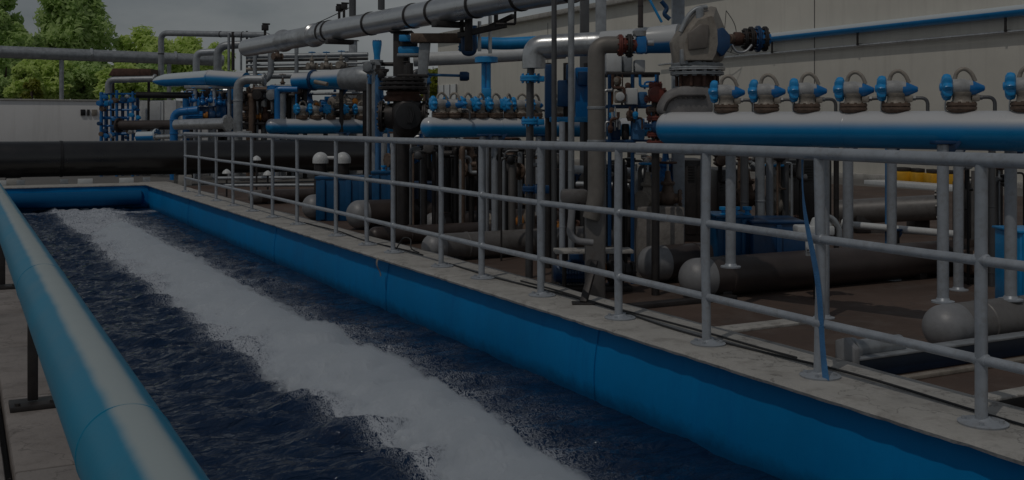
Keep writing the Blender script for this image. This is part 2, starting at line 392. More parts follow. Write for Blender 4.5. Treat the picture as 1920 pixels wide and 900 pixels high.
for y in rows:
    l, r = foam_span(y)
    for i in range(nx + 1):
        x = XL - .02 + (XR + .03 - XL) * i / nx
        c = (l + r) / 2; hw = max(.08, (r - l) / 2)
        d = (abs(x - c) - hw)
        a_, b2_ = x * CY - y * SY, x * SY + y * CY
        wave = .024 * noise.noise(Vector((a_ * 1.3, b2_ * 2.9, .3))) + .018 * noise.noise(Vector((a_ * 2.6, b2_ * 7.0, 4.3))) + .011 * noise.noise(Vector((a_ * 6, b2_ * 15, 9.3))) + .005 * noise.noise(Vector((a_ * 14, b2_ * 34, 2.3)))
        amp = 1.0 + .8 * math.exp(-max(0, d) / .3)
        g.v.append((x, y, WZ + wave * amp * 1.9 * min(1, .25 + max(0, XR - x) * 1.6)))
        right = x > c
        near = math.exp(-max(0, d + .05) / (.42 if right else .17))
        far_end = max(0, 1 - abs(y - 22.5 - .25 * math.sin(x * 1.7)) / .55)
        fo.append(min(1, near * (1 if d < -.1 else .60) + .55 * far_end + (.17 if right else .03)))
w1 = nx + 1
for j in range(len(rows) - 1):
    for i in range(nx): g.f.append((j*w1+i, j*w1+i+1, (j+1)*w1+i+1, (j+1)*w1+i))
mw = bpy.data.materials.new('water'); mw.use_nodes = True; t = mw.node_tree; b = t.nodes['Principled BSDF']; n = t.nodes.new; l = t.links.new
b.inputs['Base Color'].default_value = (.006, .024, .066, 1); b.inputs['Roughness'].default_value = .05; b.inputs['IOR'].default_value = 1.33
co = n('ShaderNodeTexCoord'); mpn = n('ShaderNodeMapping'); mpn.inputs['Scale'].default_value = (.55, 1.9, 1); mpn.inputs['Rotation'].default_value = (0, 0, YAW); l(co.outputs['Object'], mpn.inputs['Vector'])
w_a = n('ShaderNodeTexNoise'); w_a.inputs['Scale'].default_value = 6; w_a.inputs['Detail'].default_value = 6; w_a.inputs['Distortion'].default_value = .8; l(mpn.outputs[0], w_a.inputs['Vector'])
bp = n('ShaderNodeBump'); bp.inputs['Strength'].default_value = 1.0; bp.inputs['Distance'].default_value = .09; l(w_a.outputs['Fac'], bp.inputs['Height']); l(bp.outputs[0], b.inputs['Normal'])
at_ = n('ShaderNodeAttribute'); at_.attribute_name = 'foam'
f1 = n('ShaderNodeTexNoise'); f1.inputs['Scale'].default_value = 21; f1.inputs['Detail'].default_value = 5; f1.inputs['Roughness'].default_value = .6; f1.inputs['Distortion'].default_value = 2.2; mp2 = n('ShaderNodeMapping'); mp2.inputs['Scale'].default_value = (1.5, .75, 1); l(co.outputs['Object'], mp2.inputs['Vector']); l(mp2.outputs[0], f1.inputs['Vector'])
f2 = n('ShaderNodeTexNoise'); f2.inputs['Scale'].default_value = 2.6; f2.inputs['Detail'].default_value = 4; l(co.outputs['Object'], f2.inputs['Vector'])
s1 = n('ShaderNodeMath'); s1.operation = 'MULTIPLY_ADD'; s1.inputs[1].default_value = .50; l(at_.outputs['Fac'], s1.inputs[0]); rg = n('ShaderNodeMath'); rg.operation = 'MULTIPLY_ADD'; rg.inputs[1].default_value = 2; rg.inputs[2].default_value = -1; l(f1.outputs['Fac'], rg.inputs[0])
ra_ = n('ShaderNodeMath'); ra_.operation = 'ABSOLUTE'; l(rg.outputs[0], ra_.inputs[0])
ri = n('ShaderNodeMath'); ri.operation = 'MULTIPLY_ADD'; ri.inputs[1].default_value = -1.3; ri.inputs[2].default_value = .66; l(ra_.outputs[0], ri.inputs[0]); l(ri.outputs[0], s1.inputs[2])
s2 = n('ShaderNodeMath'); s2.operation = 'MULTIPLY_ADD'; s2.inputs[1].default_value = .35; l(f2.outputs['Fac'], s2.inputs[0]); l(s1.outputs[0], s2.inputs[2])
mr = n('ShaderNodeMapRange'); mr.interpolation_type = 'SMOOTHSTEP'; mr.inputs['From Min'].default_value = .92; mr.inputs['From Max'].default_value = 1.26; mr.inputs['To Max'].default_value = .95; l(s2.outputs[0], mr.inputs['Value'])
df = n('ShaderNodeBsdfDiffuse'); df.inputs['Color'].default_value = (.50, .53, .58, 1)
ms = n('ShaderNodeMixShader'); l(mr.outputs[0], ms.inputs[0]); l(b.outputs[0], ms.inputs[1]); l(df.outputs[0], ms.inputs[2]); l(ms.outputs[0], t.nodes['Material Output'].inputs['Surface'])
wo_ = STRUCT('water', g, mw, fix=False)
A = wo_.data.attributes.new('foam', 'FLOAT', 'POINT'); A.data.foreach_set('value', fo)

# foam: churned froth built of many rounded puffs, with fine spray hanging round it
import numpy as np
rs_ = np.random.RandomState(4)
puffs = []
y = 1.4
while y < YTOP:
    l, r = foam_span(y); hw = (r - l) / 2 * (.68 + .13 * math.sin(y * 1.9 + 1.0) + .08 * math.sin(y * 4.7)); c = (l + r) / 2 + .05
    for k in range(6):
        u = rs_.uniform(-1, 1); rr = rs_.uniform(.06, .18) * (1.15 - .5 * abs(u)) * (1 + .012 * y)
        u2 = u * (1 + .10 * math.sin(y * 2.3 + (1 if u > 0 else 4)) + .08 * math.sin(y * 5.9 + u))
        puffs.append((c + u2 * max(.02, hw - rr), y + rs_.uniform(-.06, .06), rr, rs_.uniform(.30, 1.15) * (1 - .3 * abs(u))))
    for k in range(12):
        sd = rs_.choice([-1, 1]); u = sd * (.80 + abs(rs_.normal(0, .16))); rr = rs_.uniform(.012, .05)
        puffs.append((c + u * hw, y + rs_.uniform(-.06, .06), rr, rs_.uniform(.25, .6)))
    y += .062 + .004 * y
ys_ = []
y = 1.25
while y < YTOP + .3: ys_.append(y); y += max(.011, y * .0022)
ys_ = np.array(ys_); nxf = 210
Xg = np.zeros((len(ys_), nxf)); 
for j, y in enumerate(ys_):
    l, r = foam_span(y); c = (l + r) / 2; hw = (r - l) / 2 * 1.35 + .05
    Xg[j] = np.clip(np.linspace(c - hw, c + hw, nxf), XL + .01, XR - .11)
Yg = np.repeat(ys_[:, None], nxf, 1)
def froth(dr, k=70.0):
    acc = np.zeros_like(Xg)
    for (px_, py_, rr, sq) in puffs:
        R_ = rr + dr; j0, j1 = np.searchsorted(ys_, (py_ - R_, py_ + R_))
        if j1 <= j0: continue
        d2 = (Xg[j0:j1] - px_)**2 + (Yg[j0:j1] - py_)**2
        h = np.sqrt(np.clip(R_*R_ - d2, 0, None)) * (sq + .1 * (dr > 0))
        acc[j0:j1] += np.where(d2 < R_*R_, np.exp(k * h) - 1, 0)
    return np.log1p(acc) / k
H0 = froth(0.0)
for j in range(len(ys_)):
    for i in range(nxf):
        if H0[j, i] > .004:
            x, y = Xg[j, i], ys_[j]; w = min(1, H0[j, i] / .04)
            H0[j, i] += w * (.030 * noise.noise(Vector((x * 9, y * 8, 1))) + .022 * noise.noise(Vector((x * 31, y * 27, 3))) + .010 * noise.noise(Vector((x * 70, y * 60, 5))))
g = G(); w1 = nxf
Z = np.where(H0 > .004, WZ - .012 + H0 * .85, WZ - .05)
g.v = [(float(a), float(b_), float(c_)) for a, b_, c_ in zip(Xg.ravel(), Yg.ravel(), Z.ravel())]
for j in range(len(ys_) - 1):
    for i in range(nxf - 1):
        if max(H0[j, i], H0[j+1, i], H0[j, i+1], H0[j+1, i+1]) > .004: g.f.append((j*w1+i, j*w1+i+1, (j+1)*w1+i+1, (j+1)*w1+i))
mf = bpy.data.materials.new('foam'); mf.use_nodes = True; t = mf.node_tree; b = t.nodes['Principled BSDF']; n = t.nodes.new; l = t.links.new
b.inputs['Base Color'].default_value = (.54, .57, .61, 1); b.inputs['Roughness'].default_value = 1; b.inputs['Specular IOR Level'].default_value = .05
def STUFF(name, g, m, label):
    o = STRUCT(name, g, m, kind='stuff', fix=False); o['label'] = label; o['category'] = 'foam'
    if 'sharp_edge' in o.data.attributes: o.data.attributes.remove(o.data.attributes['sharp_edge'])
    return o
STUFF('foam', g, mf, 'broad white band of churning foam running down the basin')
# spray: a thin shell of mist over the froth
H1 = froth(.032, 40.0)
for j in range(len(ys_)):
    for i in range(nxf):
        if H1[j, i] > .001:
            x, y = Xg[j, i], ys_[j]; H1[j, i] = max(0, H1[j, i] + .035 * noise.noise(Vector((x * 9, y * 8, 11))) + .025 * noise.noise(Vector((x * 24, y * 21, 13))) - .006)
g = G(); on = H1 > .002
idx = -np.ones(H1.shape, int); 
cells = [(j, i) for j in range(0, len(ys_) - 2, 2) for i in range(0, nxf - 2, 2) if on[j, i] or on[j+2, i] or on[j, i+2] or on[j+2, i+2]]
top = {}; bot = {}
def vt(j, i):
    if (j, i) not in top:
        top[(j, i)] = len(g.v); g.v.append((float(Xg[j, i]), float(ys_[j]), WZ + .006 + float(max(0, H1[j, i])) * .9))
        bot[(j, i)] = len(g.v); g.v.append((float(Xg[j, i]), float(ys_[j]), WZ - .06))
    return top[(j, i)], bot[(j, i)]
cs = set(cells)
for (j, i) in cells:
    q4 = [(j, i), (j, i+2), (j+2, i+2), (j+2, i)]; tb_ = [vt(*c) for c in q4]
    g.f.append(tuple(a for a, _ in tb_)); g.f.append(tuple(b2 for _, b2 in reversed(tb_)))
    for (nb, e0, e1) in (((j-2, i), 0, 1), ((j, i+2), 1, 2), ((j+2, i), 2, 3), ((j, i-2), 3, 0)):
        if nb not in cs: g.f.append((tb_[e1][0], tb_[e0][0], tb_[e0][1], tb_[e1][1]))
mm_ = bpy.data.materials.new('spray'); mm_.use_nodes = True; t = mm_.node_tree; t.nodes.clear()
om = t.nodes.new('ShaderNodeOutputMaterial'); vs = t.nodes.new('ShaderNodeVolumePrincipled'); vs.inputs['Color'].default_value = (.90, .93, .96, 1); vs.inputs['Density'].default_value = 8; vs.inputs['Anisotropy'].default_value = .2
t.links.new(vs.outputs[0], om.inputs['Volume'])
STUFF('spray', g, mm_, 'fine white spray hanging over the foam band')
S.cycles.volume_bounces = 3

# ------------------------------------------------------------ yard building, walls, far pipes
DV = Vector((SY, CY, 0)); RV = Vector((CY, -SY, 0)); UP = Vector((0, 0, 1))
def pbev(g, poly, depth, bev=.01):
    h = G(); h.prism(poly, depth)
    bm = bmesh.new(); vs = [bm.verts.new(v) for v in h.v]
    for f in h.f: bm.faces.new([vs[i] for i in f])
    bmesh.ops.recalc_face_normals(bm, faces=bm.faces)
    bmesh.ops.bevel(bm, geom=bm.edges[:], offset=bev, segments=2, affect='EDGES', profile=.5)
    b0 = len(g.v); bm.verts.index_update()
    g.v += [tuple(v.co) for v in bm.verts]; g.f += [tuple(b0 + v.index for v in f.verts) for f in bm.faces]; bm.free()
    return g
WX = 20.5
b_ = T('building', 'long beige rendered building behind the pipework with a white door at its far end', 'building', (WX + 5, 22, FLOOR))
g = G(); g.box((WX + 5, 20.6, 2.7), (10, 52.4, 5.7), bev=.02); PT('wall', g, M_WALL, b_)
g = G(); g.box((WX + 5, 20.6, 5.6), (10.5, 52.9, .18), bev=.02); PT('roof', g, M_CONC, b_)
d_ = G(); d_.box((WX - .03, 45.55, 1.55), (.08, 2.1, 3.3), bev=.01); dr = PT('door', d_, M_WHITE, b_)
g = G()
for yy in (44.5, 45.2, 45.9, 46.6): g.box((WX - .075, yy, 1.55), (.03, .07, 3.3), bev=.005)
PT('door_frame', g, M_CONDUIT, dr)
for yy in (21.4, 36.0):
    g = G(); g.box((WX - .002, yy, 2.6), (.02, .02, 5.4), bev=0); PT('wall_joint', g, M_CONDUIT, b_)
g = G(); g.box((WX - .09, 20, FLOOR + .06), (.18, 52, .16), bev=.02); PT('plinth', g, M_CONC, b_)

wp = T('wall_pipe', 'two tone blue and pale pipe on brackets high on the beige building', 'pipe', (WX - .17, 20, 3.55))
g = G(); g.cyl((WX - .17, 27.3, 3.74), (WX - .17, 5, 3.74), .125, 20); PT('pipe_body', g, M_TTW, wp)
for yy in (26.6, 22.9, 19.7, 15.4, 11): 
    g = G(); g.box((WX - .17, yy, 3.47), (.04, .045, .34), bev=.004); g.box((WX - .10, yy, 3.33), (.19, .05, .04), bev=.004); PT('bracket', g, M_DARK, wp)
g = G(); g.tube([(WX - .12, 28.4, 3.25), (WX - .12, 25, 3.30), (WX - .12, 5, 3.30)], .035, 10, bend=.6)
ONE('conduit', g, M_STEEL, 'thin steel conduit on the beige wall just under the blue pipe', 'conduit')
g = G(); pts = [(WX - .42, 24.6 - .35 * math.sin(k / 10 * math.pi) - .02 * k, 4.65 - 1.25 * k / 10) for k in range(11)]
g.tube(pts, .012, 6); g.tube([(WX - .42, 24.6, 4.66), (WX - .42, 24.75, 3.5), (WX - .2, 24.3, 3.33)], .01, 6, bend=.2)
ONE('cable', g, M_RUBBER, 'thin black cable looping over the blue pipe on the wall', 'cable')

lw = T('boundary_wall', 'low white rendered wall in front of the green trees', 'wall', tuple(ground_at(60, 32)))
a = ground_at(-160, 32); bq = ground_at(640, 32); yw = ground_at(80, 32).y
ztop = 1.225 + 49 / F * 31.4
g = G(); g.box(((a.x + bq.x) / 2, yw + .1, (ztop + FLOOR) / 2), (abs(bq.x - a.x) + 8, .2, ztop - FLOOR), bev=.01); PT('wall_panel', g, M_WALLW, lw)
g = G(); g.box(((a.x + bq.x) / 2, yw + .1, ztop + .025), (abs(bq.x - a.x) + 8, .28, .05), bev=.01); PT('coping', g, M_CONC, lw)
def wall_x(px):
    tanp = (px - 960) / F; k = (tanp * CY + SY) / (CY - tanp * SY); return k * yw
for pa, pb_, m in ((151, 160, M_BLACK), (163, 168, M_DARK), (172, 182, M_BEIGE)):
    g = G(); xa, xb = wall_x(pa), wall_x(pb_); zc = 1.225 + (237 - 210) / F * 31.4
    g.box(((xa + xb) / 2, yw - .01, zc), (xb - xa, .06, .19), bev=.006); PT('vent', g, m, lw)

op = T('overhead_pipe', 'long grey pipe crossing in front of the trees above the white wall', 'pipe', (wall_x(116), yw, 3.2))
zc = 1.225 + 140 / F * 31.2
g = G(); g.cyl((wall_x(-260), yw + .1, zc + .06), (wall_x(420), yw + .1, zc - .05), .185, 20); PT('pipe_body', g, M_GALV, op)
for px in (172, 330):
    g = G(); c = Vector((wall_x(px), yw + .1, zc)); c.z += .03 - .11 * (px - 80) / 680 * .5
    g.lathe(c - Vector((.035, 0, 0)), (1, 0, 0), [(0, .186), (.008, .197), (.062, .197), (.07, .186)], 20); PT('joint_ring', g, M_STEEL, op)
for px, w in ((116, .09), (-120, .09), (318, .09)):
    g = G(); g.cyl((wall_x(px), yw + .1, ztop + .03), (wall_x(px), yw + .1, zc - .10), w * .75, 12); PT('post', g, M_GALV, op)

# ------------------------------------------------------------ trees
def tree(label, px, D, w_px, y_top, y_bot, m, n_cl, leaves, leaf, group, seed, name='tree', cat='tree', lean=0.0):
    rnd = random.Random(seed)
    base = ground_at(px, D); root = T(name, label, cat, base, group)
    zt = EYE + (237 - y_top) / F * D; zb = max(FLOOR + .15, EYE + (237 - y_bot) / F * D); rw_ = w_px / F * D / 2
    cz = (zt + zb) / 2; rz = (zt - zb) / 2
    g = G(); th = zb + (zt - zb) * .75
    g.tube([base, base + Vector((.1 * rw_, 0, (zb - FLOOR) * .6 + .3)), Vector((base.x - .05 * rw_, base.y, (zb + cz) / 2)), Vector((base.x, base.y, th))], [.05 * rw_ + .06, .045 * rw_ + .05, .03 * rw_ + .04, .02], 9)
    cl = []
    for k in range(n_cl):
        while True:
            p = Vector((rnd.uniform(-1, 1), rnd.uniform(-1, 1), rnd.uniform(-1, 1)))
            if .25 < p.length < 1: break
        taper = 1 - .30 * max(0, p.z)
        c = Vector((base.x + p.x * rw_ * .8 * taper, base.y + p.y * rw_ * .8 * taper, cz + p.z * rz * .86))
        cl.append((c, rw_ * rnd.uniform(.2, .38)))
        if k % 3 == 0: g.tube([Vector((base.x, base.y, max(zb, min(th, c.z - .3 * rz)))), (Vector((base.x, base.y, cz)) + c) / 2, c], [.03 * rw_ + .02, .02 * rw_ + .015, .01], 6)
    PT('trunk', g, M_BARK, root)
    g = G()
    for c, r in cl:
        for k in range(leaves):
            d = Vector((rnd.gauss(0, 1), rnd.gauss(0, 1), rnd.gauss(0, .8))).normalized() * r * (rnd.random() ** .45) * rnd.uniform(.85, 1.25)
            p = c + d
            if p.z < FLOOR + .05: continue
            nn = (Vector((rnd.gauss(0, 1), rnd.gauss(0, 1), rnd.gauss(0, 1))).normalized() + Vector((-.35, -.35, .75)) + d.normalized() * .5).normalized(); u = nn.orthogonal().normalized()
            u.rotate(Quaternion(nn, rnd.uniform(0, 6.28))); v = nn.cross(u); s = leaf * rnd.uniform(.6, 1.3)
            g.quad(p - u * s, p + v * s * .42 , p + u * s, p - v * s * .42)
    PT('crown', g, m, root)
GT = 'trees beyond the white wall'
tree('tall dark green leafy tree with the highest crown, behind the grey overhead pipe', 138, 44, 165, -45, 190, M_LEAF, 46, 330, .16, GT, 1)
tree('dark green tree cut off by the left edge of the picture', 8, 42, 120, -30, 195, M_LEAF, 34, 300, .16, GT, 2)
tree('mid green bushy tree between the tall tree and the tall grey pipe hoop', 262, 46, 140, 48, 200, M_LEAF2, 40, 300, .15, GT, 3)
tree('low light green bush seen through the tall grey pipe hoop', 350, 48, 140, 70, 190, M_LEAF2, 32, 280, .15, GT, 4, 'bush', 'bush')
tree('small yellow green shrub lowest by the overhead pipe post on its left', 42, 35.5, 66, 112, 198, M_LEAF2, 20, 220, .11, GT, 5, 'bush', 'bush')
tree('pale green conical shrub right above the white wall, nearest the wall', 60, 34, 40, 142, 196, M_LEAF3, 12, 160, .09, GT, 6, 'bush', 'bush')
tree('dense dark bush filling the gap under the overhead pipe right of its post', 165, 38, 130, 108, 200, M_LEAF, 26, 300, .13, GT, 7, 'bush', 'bush')
tree('grassy light green bush beside the blue valve rack', 235, 37, 110, 118, 200, M_LEAF2, 22, 280, .12, GT, 8, 'bush', 'bush')
tree('far low bush just left of the grey pipe bends', 408, 55, 90, 74, 170, M_LEAF2, 20, 220, .15, GT, 9, 'bush', 'bush')
tree('rounded mid green bush under the overhead pipe, left of its post', 92, 37, 120, 104, 200, M_LEAF2, 26, 300, .13, GT, 11, 'bush', 'bush')
tree('dark green bush behind the dark canopy', 290, 40, 110, 108, 205, M_LEAF, 22, 300, .13, GT, 12, 'bush', 'bush')
tree('broad dark bush filling the left edge behind the white wall', 12, 39, 130, 100, 200, M_LEAF, 26, 300, .13, GT, 13, 'bush', 'bush')
tree('bright yellow green tree glimpsed beside the white door of the beige building', 812, 62, 60, 95, 215, M_LEAF3, 18, 220, .16, None, 10)

# ------------------------------------------------------------ big black pipe behind the basin
bp_ = T('black_pipe', 'huge black pipe lying across behind the far end of the basin', 'pipe', (0, 24.75, FLOOR))
g = G(); g.cyl((-9, 24.75, .52), (9.4, 24.75, .52), .385, 40); PT('pipe_body', g, M_BPIPE, bp_)
for xx in (-6, -2.5, 1.0, 4.5, 8.0):
    g = G(); g.box((xx, 24.75, 0.005), (.3, .6, .25), bev=.02); PT('saddle', g, M_CONC, bp_)
g = G(); g.lathe((1.9, 24.75, .52), (1, 0, 0), [(0, .386), (.01, .397), (.06, .397), (.07, .386)], 40); PT('weld_ring', g, M_BLACK, bp_)
for i in range(14):
    x = -1.4 + i * .42
    if i % 3 == 1: continue
    g = G(); g.box((x, 24.3, FLOOR + .11), (.3 if i % 2 else .16, .05, .22), bev=.008)
    ONE('marker_plate', g, M_WHITE if i % 2 else M_GALV, 'small %s plate below the huge black pipe, %s from the left' % ('white' if i % 2 else 'grey', '%s' % ['first','','second','third','','fourth','fifth','','sixth','seventh','','eighth','ninth',''][i]), 'plate', 'plates below the black pipe')

# ------------------------------------------------------------ near left basin pipe
PX, PZ, PR = .292, .58, .094
np_ = T('basin_pipe', 'thick glossy blue pipe with a painted-in highlight on top running along the left side of the basin', 'pipe', (PX, 6, PZ - PR))
g = G(); g.cyl((PX, 21.8, PZ), (PX, -1.5, PZ), PR, 48); PT('pipe_body', g, M_PIPEHL, np_)
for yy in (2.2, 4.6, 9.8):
    g = G(); g.lathe((PX, yy, PZ), (0, 1, 0), [(0, PR + .0003), (.003, PR + .0015), (.007, PR + .0015), (.010, PR + .0003)], 48); PT('weld_ring', g, M_PIPEHL, np_)
for yy, lab in ((5.04, 'dark flat post on a plate carrying the left blue pipe, nearest the camera'), (8.82, 'dark post under the left blue pipe, second from the camera'), (12.6, None), (17, None), (1.2, None)):
    st = T('pipe_support', lab or 'dark post under the left blue pipe, hidden further along', 'support', (PX - .01, yy, 0), 'posts under the left blue pipe')
    g = G(); g.box((PX - .012, yy, .26), (.042, .03, .46), bev=.003); PT('post', g, M_DARK, st)
    g = G(); g.box((PX - .005, yy, .012), (.20, .15, .022), bev=.003)
    for sx in (-1, 1): g.lathe((PX - .005 + sx * .07, yy - .05, .02), (0, 0, 1), [(0, .012), (.014, .012)], 6)
    PT('base_plate', g, M_DARK, st)
    g = G(); g.box((PX - .012, yy, .488), (.11, .06, .012), bev=.002); PT('saddle', g, M_DARK, st)

# ------------------------------------------------------------ guard railing along the right coping
RX = 3.72
def rail_y(px):
    tanp = (px - 960) / F; k = (tanp * CY + SY) / (CY - tanp * SY); return RX / k
rl = T('guard_railing', 'long light grey three-bar guard railing on the concrete edge of the basin', 'railing', (RX, 10, 0))
YE = rail_y(347) + .03
for nm, z, r in (('top_rail', 1.09, .0305), ('mid_rail', .675, .0215), ('bottom_rail', .265, .0215)):
    g = G(); pts = []
    yv = .4
    while yv < YE: pts.append((RX + .006 * noise.noise(Vector((yv * .4, z, 0))), yv, z + .008 * noise.noise(Vector((yv * .5, z * 3, 5))))); yv += .7
    pts.append((RX, YE, z)); g.tube(pts, r, 16)
    PT(nm, g, M_RAIL, rl)
posts = [347, 374, 405, 437, 472, 511, 557, 630, 688, 737, 827, 903, 1014, 1160, 1325, 1535, 1840]
for i, px in enumerate(posts + [None]):
    yv = rail_y(px) if px else 2.2
    rnd = random.Random(i); rr = .0255 if (px or 9e9) > 850 else .023
    g = G(); tx = rnd.uniform(-.008, .008)
    g.tube([(RX, yv, .004), (RX + tx, yv + rnd.uniform(-.008, .008), .55), (RX, yv, 1.085)], rr, 14); p = PT('post', g, M_RAIL, rl)
    g = G(); g.lathe((RX + .01, yv, .0), (0, 0, 1), [(0, .098), (.008, .1), (.012, .092), (.013, .05), (.022, .036), (.03, rr + .001)], 24)
    for k in range(4):
        a = .6 + k * math.pi / 2; g.lathe((RX + .01 + .072 * math.cos(a), yv + .072 * math.sin(a), .012), (0, 0, 1), [(0, .011), (.012, .011)], 6)
    PT('base_plate', g, M_RAIL, p)
    if (px or 0) in (903, 1160, 1535, 1840, 737):
        for z, r in ((.675, .027), (.265, .027)):
            g = G(); g.lathe((RX, yv - .033, z), (0, 1, 0), [(0, .022), (.006, r), (.06, r), (.066, .022)], 16); PT('sleeve', g, M_RAIL, p)
# blue strap tied to a post
g = G(); yv = rail_y(1535); rings = []
for k in range(22):
    u = k / 21; z = 1.06 - 1.055 * u
    c = Vector((RX - .034 - .012 * math.sin(u * 6), yv + .075 - .16 * u + .012 * math.sin(u * 9), z)); tw = .5 + 1.6 * u + .4 * math.sin(u * 5); w = .020
    dx, dy = math.cos(tw) * w, math.sin(tw) * w; nx_, ny_ = -math.sin(tw) * .004, math.cos(tw) * .004
    rings.append([c + Vector((dx, dy, 0)), c + Vector((nx_, ny_, 0)), c + Vector((-dx, -dy, 0)), c - Vector((nx_, ny_, 0))])
g.ring_strip(rings); ONE('strap', g, M_HOSE, 'faded blue webbing strap hanging down a post of the grey railing', 'strap')
# thin cables lying on the coping
for j, (x0, y0, y1, lab) in enumerate(((3.84, 1.5, 8.5, 'black cable lying along the concrete edge near the camera'), (3.90, 4.2, 7.3, 'short thin cable on the concrete edge beside the railing plates'), (3.86, 9.2, 13, 'thin cable on the concrete edge in front of the pale tank ends'))):
    g = G(); pts = []
    for k in range(40):
        yv = y0 + (y1 - y0) * k / 39; pts.append((x0 + .05 * noise.noise(Vector((yv * .9, j * 7, 0))) + (.02 if j else .03) * math.sin(yv * 2.2), yv, .008))
    g.tube(pts, .006, 6); ONE('cable', g, M_RUBBER, lab, 'cable')
g = G(); c = Vector((RX + .03, rail_y(737) , .03))
g.tube([c, c + Vector((.07, -.02, .12)), c + Vector((.14, -.05, .1)), c + Vector((.1, -.12, .01)), c + Vector((.16, -.2, -.02))], .007, 6, bend=.06)
ONE('cable', g, M_RUBBER, 'black cable end curling up at the foot of a railing post', 'cable')

# ------------------------------------------------------------ grey tanks lying on the yard floor
def tank(label, px, py_bot, d_px, length, m_body, m_cap, nozzles=(), ring=.30, name='tank', dome=.9, rise=0):
    D = F * (EYE - FLOOR) / (py_bot - 237); r = pxm(d_px, D) / 2; o = ground_at(px, D); z = FLOOR + r + .012 + rise
    root = T(name, label, 'tank', (o.x, o.y, FLOOR), 'grey tanks lying beside the basin')
    g = G(); g.lathe((o.x + r * dome, o.y, z), (1, 0, 0), [(0, r), (.001, r), (length * .5, r), (length, r), (length + r * .5, r * .8), (length + r * .8, .01)], 36); PT('shell', g, m_body, root)
    prof = [(r * dome * (1 - math.cos(k / 10 * math.pi / 2)), r * 1.004 * math.sin(k / 10 * math.pi / 2)) for k in range(11)] + [(r * dome + .10, r * 1.006), (r * dome + .105, r * .98)]
    g = G(); g.lathe((o.x, o.y, z), (1, 0, 0), prof, 36); PT('end_cap', g, m_cap, root)
    g = G(); x = o.x + r * dome + ring; g.lathe((x, o.y, z), (1, 0, 0), [(0, r), (.006, r + .006), (.022, r + .006), (.028, r)], 36); PT('weld_ring', g, m_body, root)
    for xx in (.35, length * .7):
        g = G(); g.box((o.x + xx, o.y, FLOOR + .03 + rise / 2), (.09, r * 1.5, .06 + rise), bev=.008); PT('cradle', g, M_DARK, root)
    return root, o, r, z
TA, oa, ra, za = tank('grey tank with a pale round end beside the blue skid beam', 1745, 664, 86, 3.2, M_TANKG, M_CAPG)
TB, ob, rb, zb = tank('long brown-grey tank lying behind the railing right of the concrete block', 1280, 563, 74, 3.6, M_BROWN, M_CAPG, ring=.26)
TC, oc, rc, zc_ = tank('short grey tank in front of the stained concrete block', 1200, 533, 68, .55, M_BROWN, M_CAPG, ring=.42)
tank('pale ended tank nearest the basin edge of the left group', 792, 492, 50, 2.0, M_TANKG, M_CAPG, ring=.35)
tank('brown tank with a long rounded end just behind the pale ended tank', 795, 445, 44, 2.6, M_BROWN, M_CAPG, ring=.5)
tank('brown tank below the blue trough, third of the left group from the basin edge', 650, 432, 54, 2.4, M_BROWN, M_CAPG, ring=.55)
tank('dark tank with a pale cap in front of the blue trough', 567, 413, 46, 2.2, M_BROWN, M_CAPG, ring=.4)
tank('flat low grey tank farthest left beside the railing', 466, 384, 26, 2.0, M_BROWN, M_TANKG, ring=.4)
tank('low long tank lying between the two pale ended tanks of the left group', 690, 462, 34, 2.2, M_BROWN, M_BROWN, ring=.4)
# ------------------------------------------------------------ manifolds
def manifold(label, a, b, r, ring=(), dome=True, mat_=None):
    a = Vector(a); b = Vector(b); t = (b - a).normalized(); l = (b - a).length
    root = T('manifold', label, 'pipe', tuple(a - Vector((0, 0, r))))
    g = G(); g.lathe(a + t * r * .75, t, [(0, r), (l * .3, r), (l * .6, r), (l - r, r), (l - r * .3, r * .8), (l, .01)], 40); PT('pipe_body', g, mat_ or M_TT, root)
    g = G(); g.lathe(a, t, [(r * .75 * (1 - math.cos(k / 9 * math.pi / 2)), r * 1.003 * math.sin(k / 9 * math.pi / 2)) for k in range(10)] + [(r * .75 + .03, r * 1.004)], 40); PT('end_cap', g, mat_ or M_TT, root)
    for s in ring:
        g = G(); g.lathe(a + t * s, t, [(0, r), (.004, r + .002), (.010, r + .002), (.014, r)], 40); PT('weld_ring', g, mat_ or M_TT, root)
    return root, a, t, r
MR, mra, mrt, mrr = manifold('large blue and white manifold pipe at the right, in front of the beige wall', at(1236, 240, 8.05), at(2080, 247, 5.95), .122, ring=(1.52,))
M2, m2a, m2t, m2r = manifold('blue and white manifold pipe in the middle, right of the dark gate valve', at(790, 239, 11), at(790, 239, 11) + Vector((3.4, 0, 0)), .107, ring=(.9,))
M3, m3a, m3t, m3r = manifold('blue and white manifold pipe at the left, left of the dark gate valve', at(498, 237, 26.3), at(498, 237, 26.3) + Vector((3.9, 0, 0)), .192, ring=(1.8,))
def on_line(a, t, px):
    tanp = (px - 960) / F; k = (tanp * CY + SY) / (CY - tanp * SY)     # x = k*y
    s = (k * a.y - a.x) / (t.x - k * t.y); return a + t * s
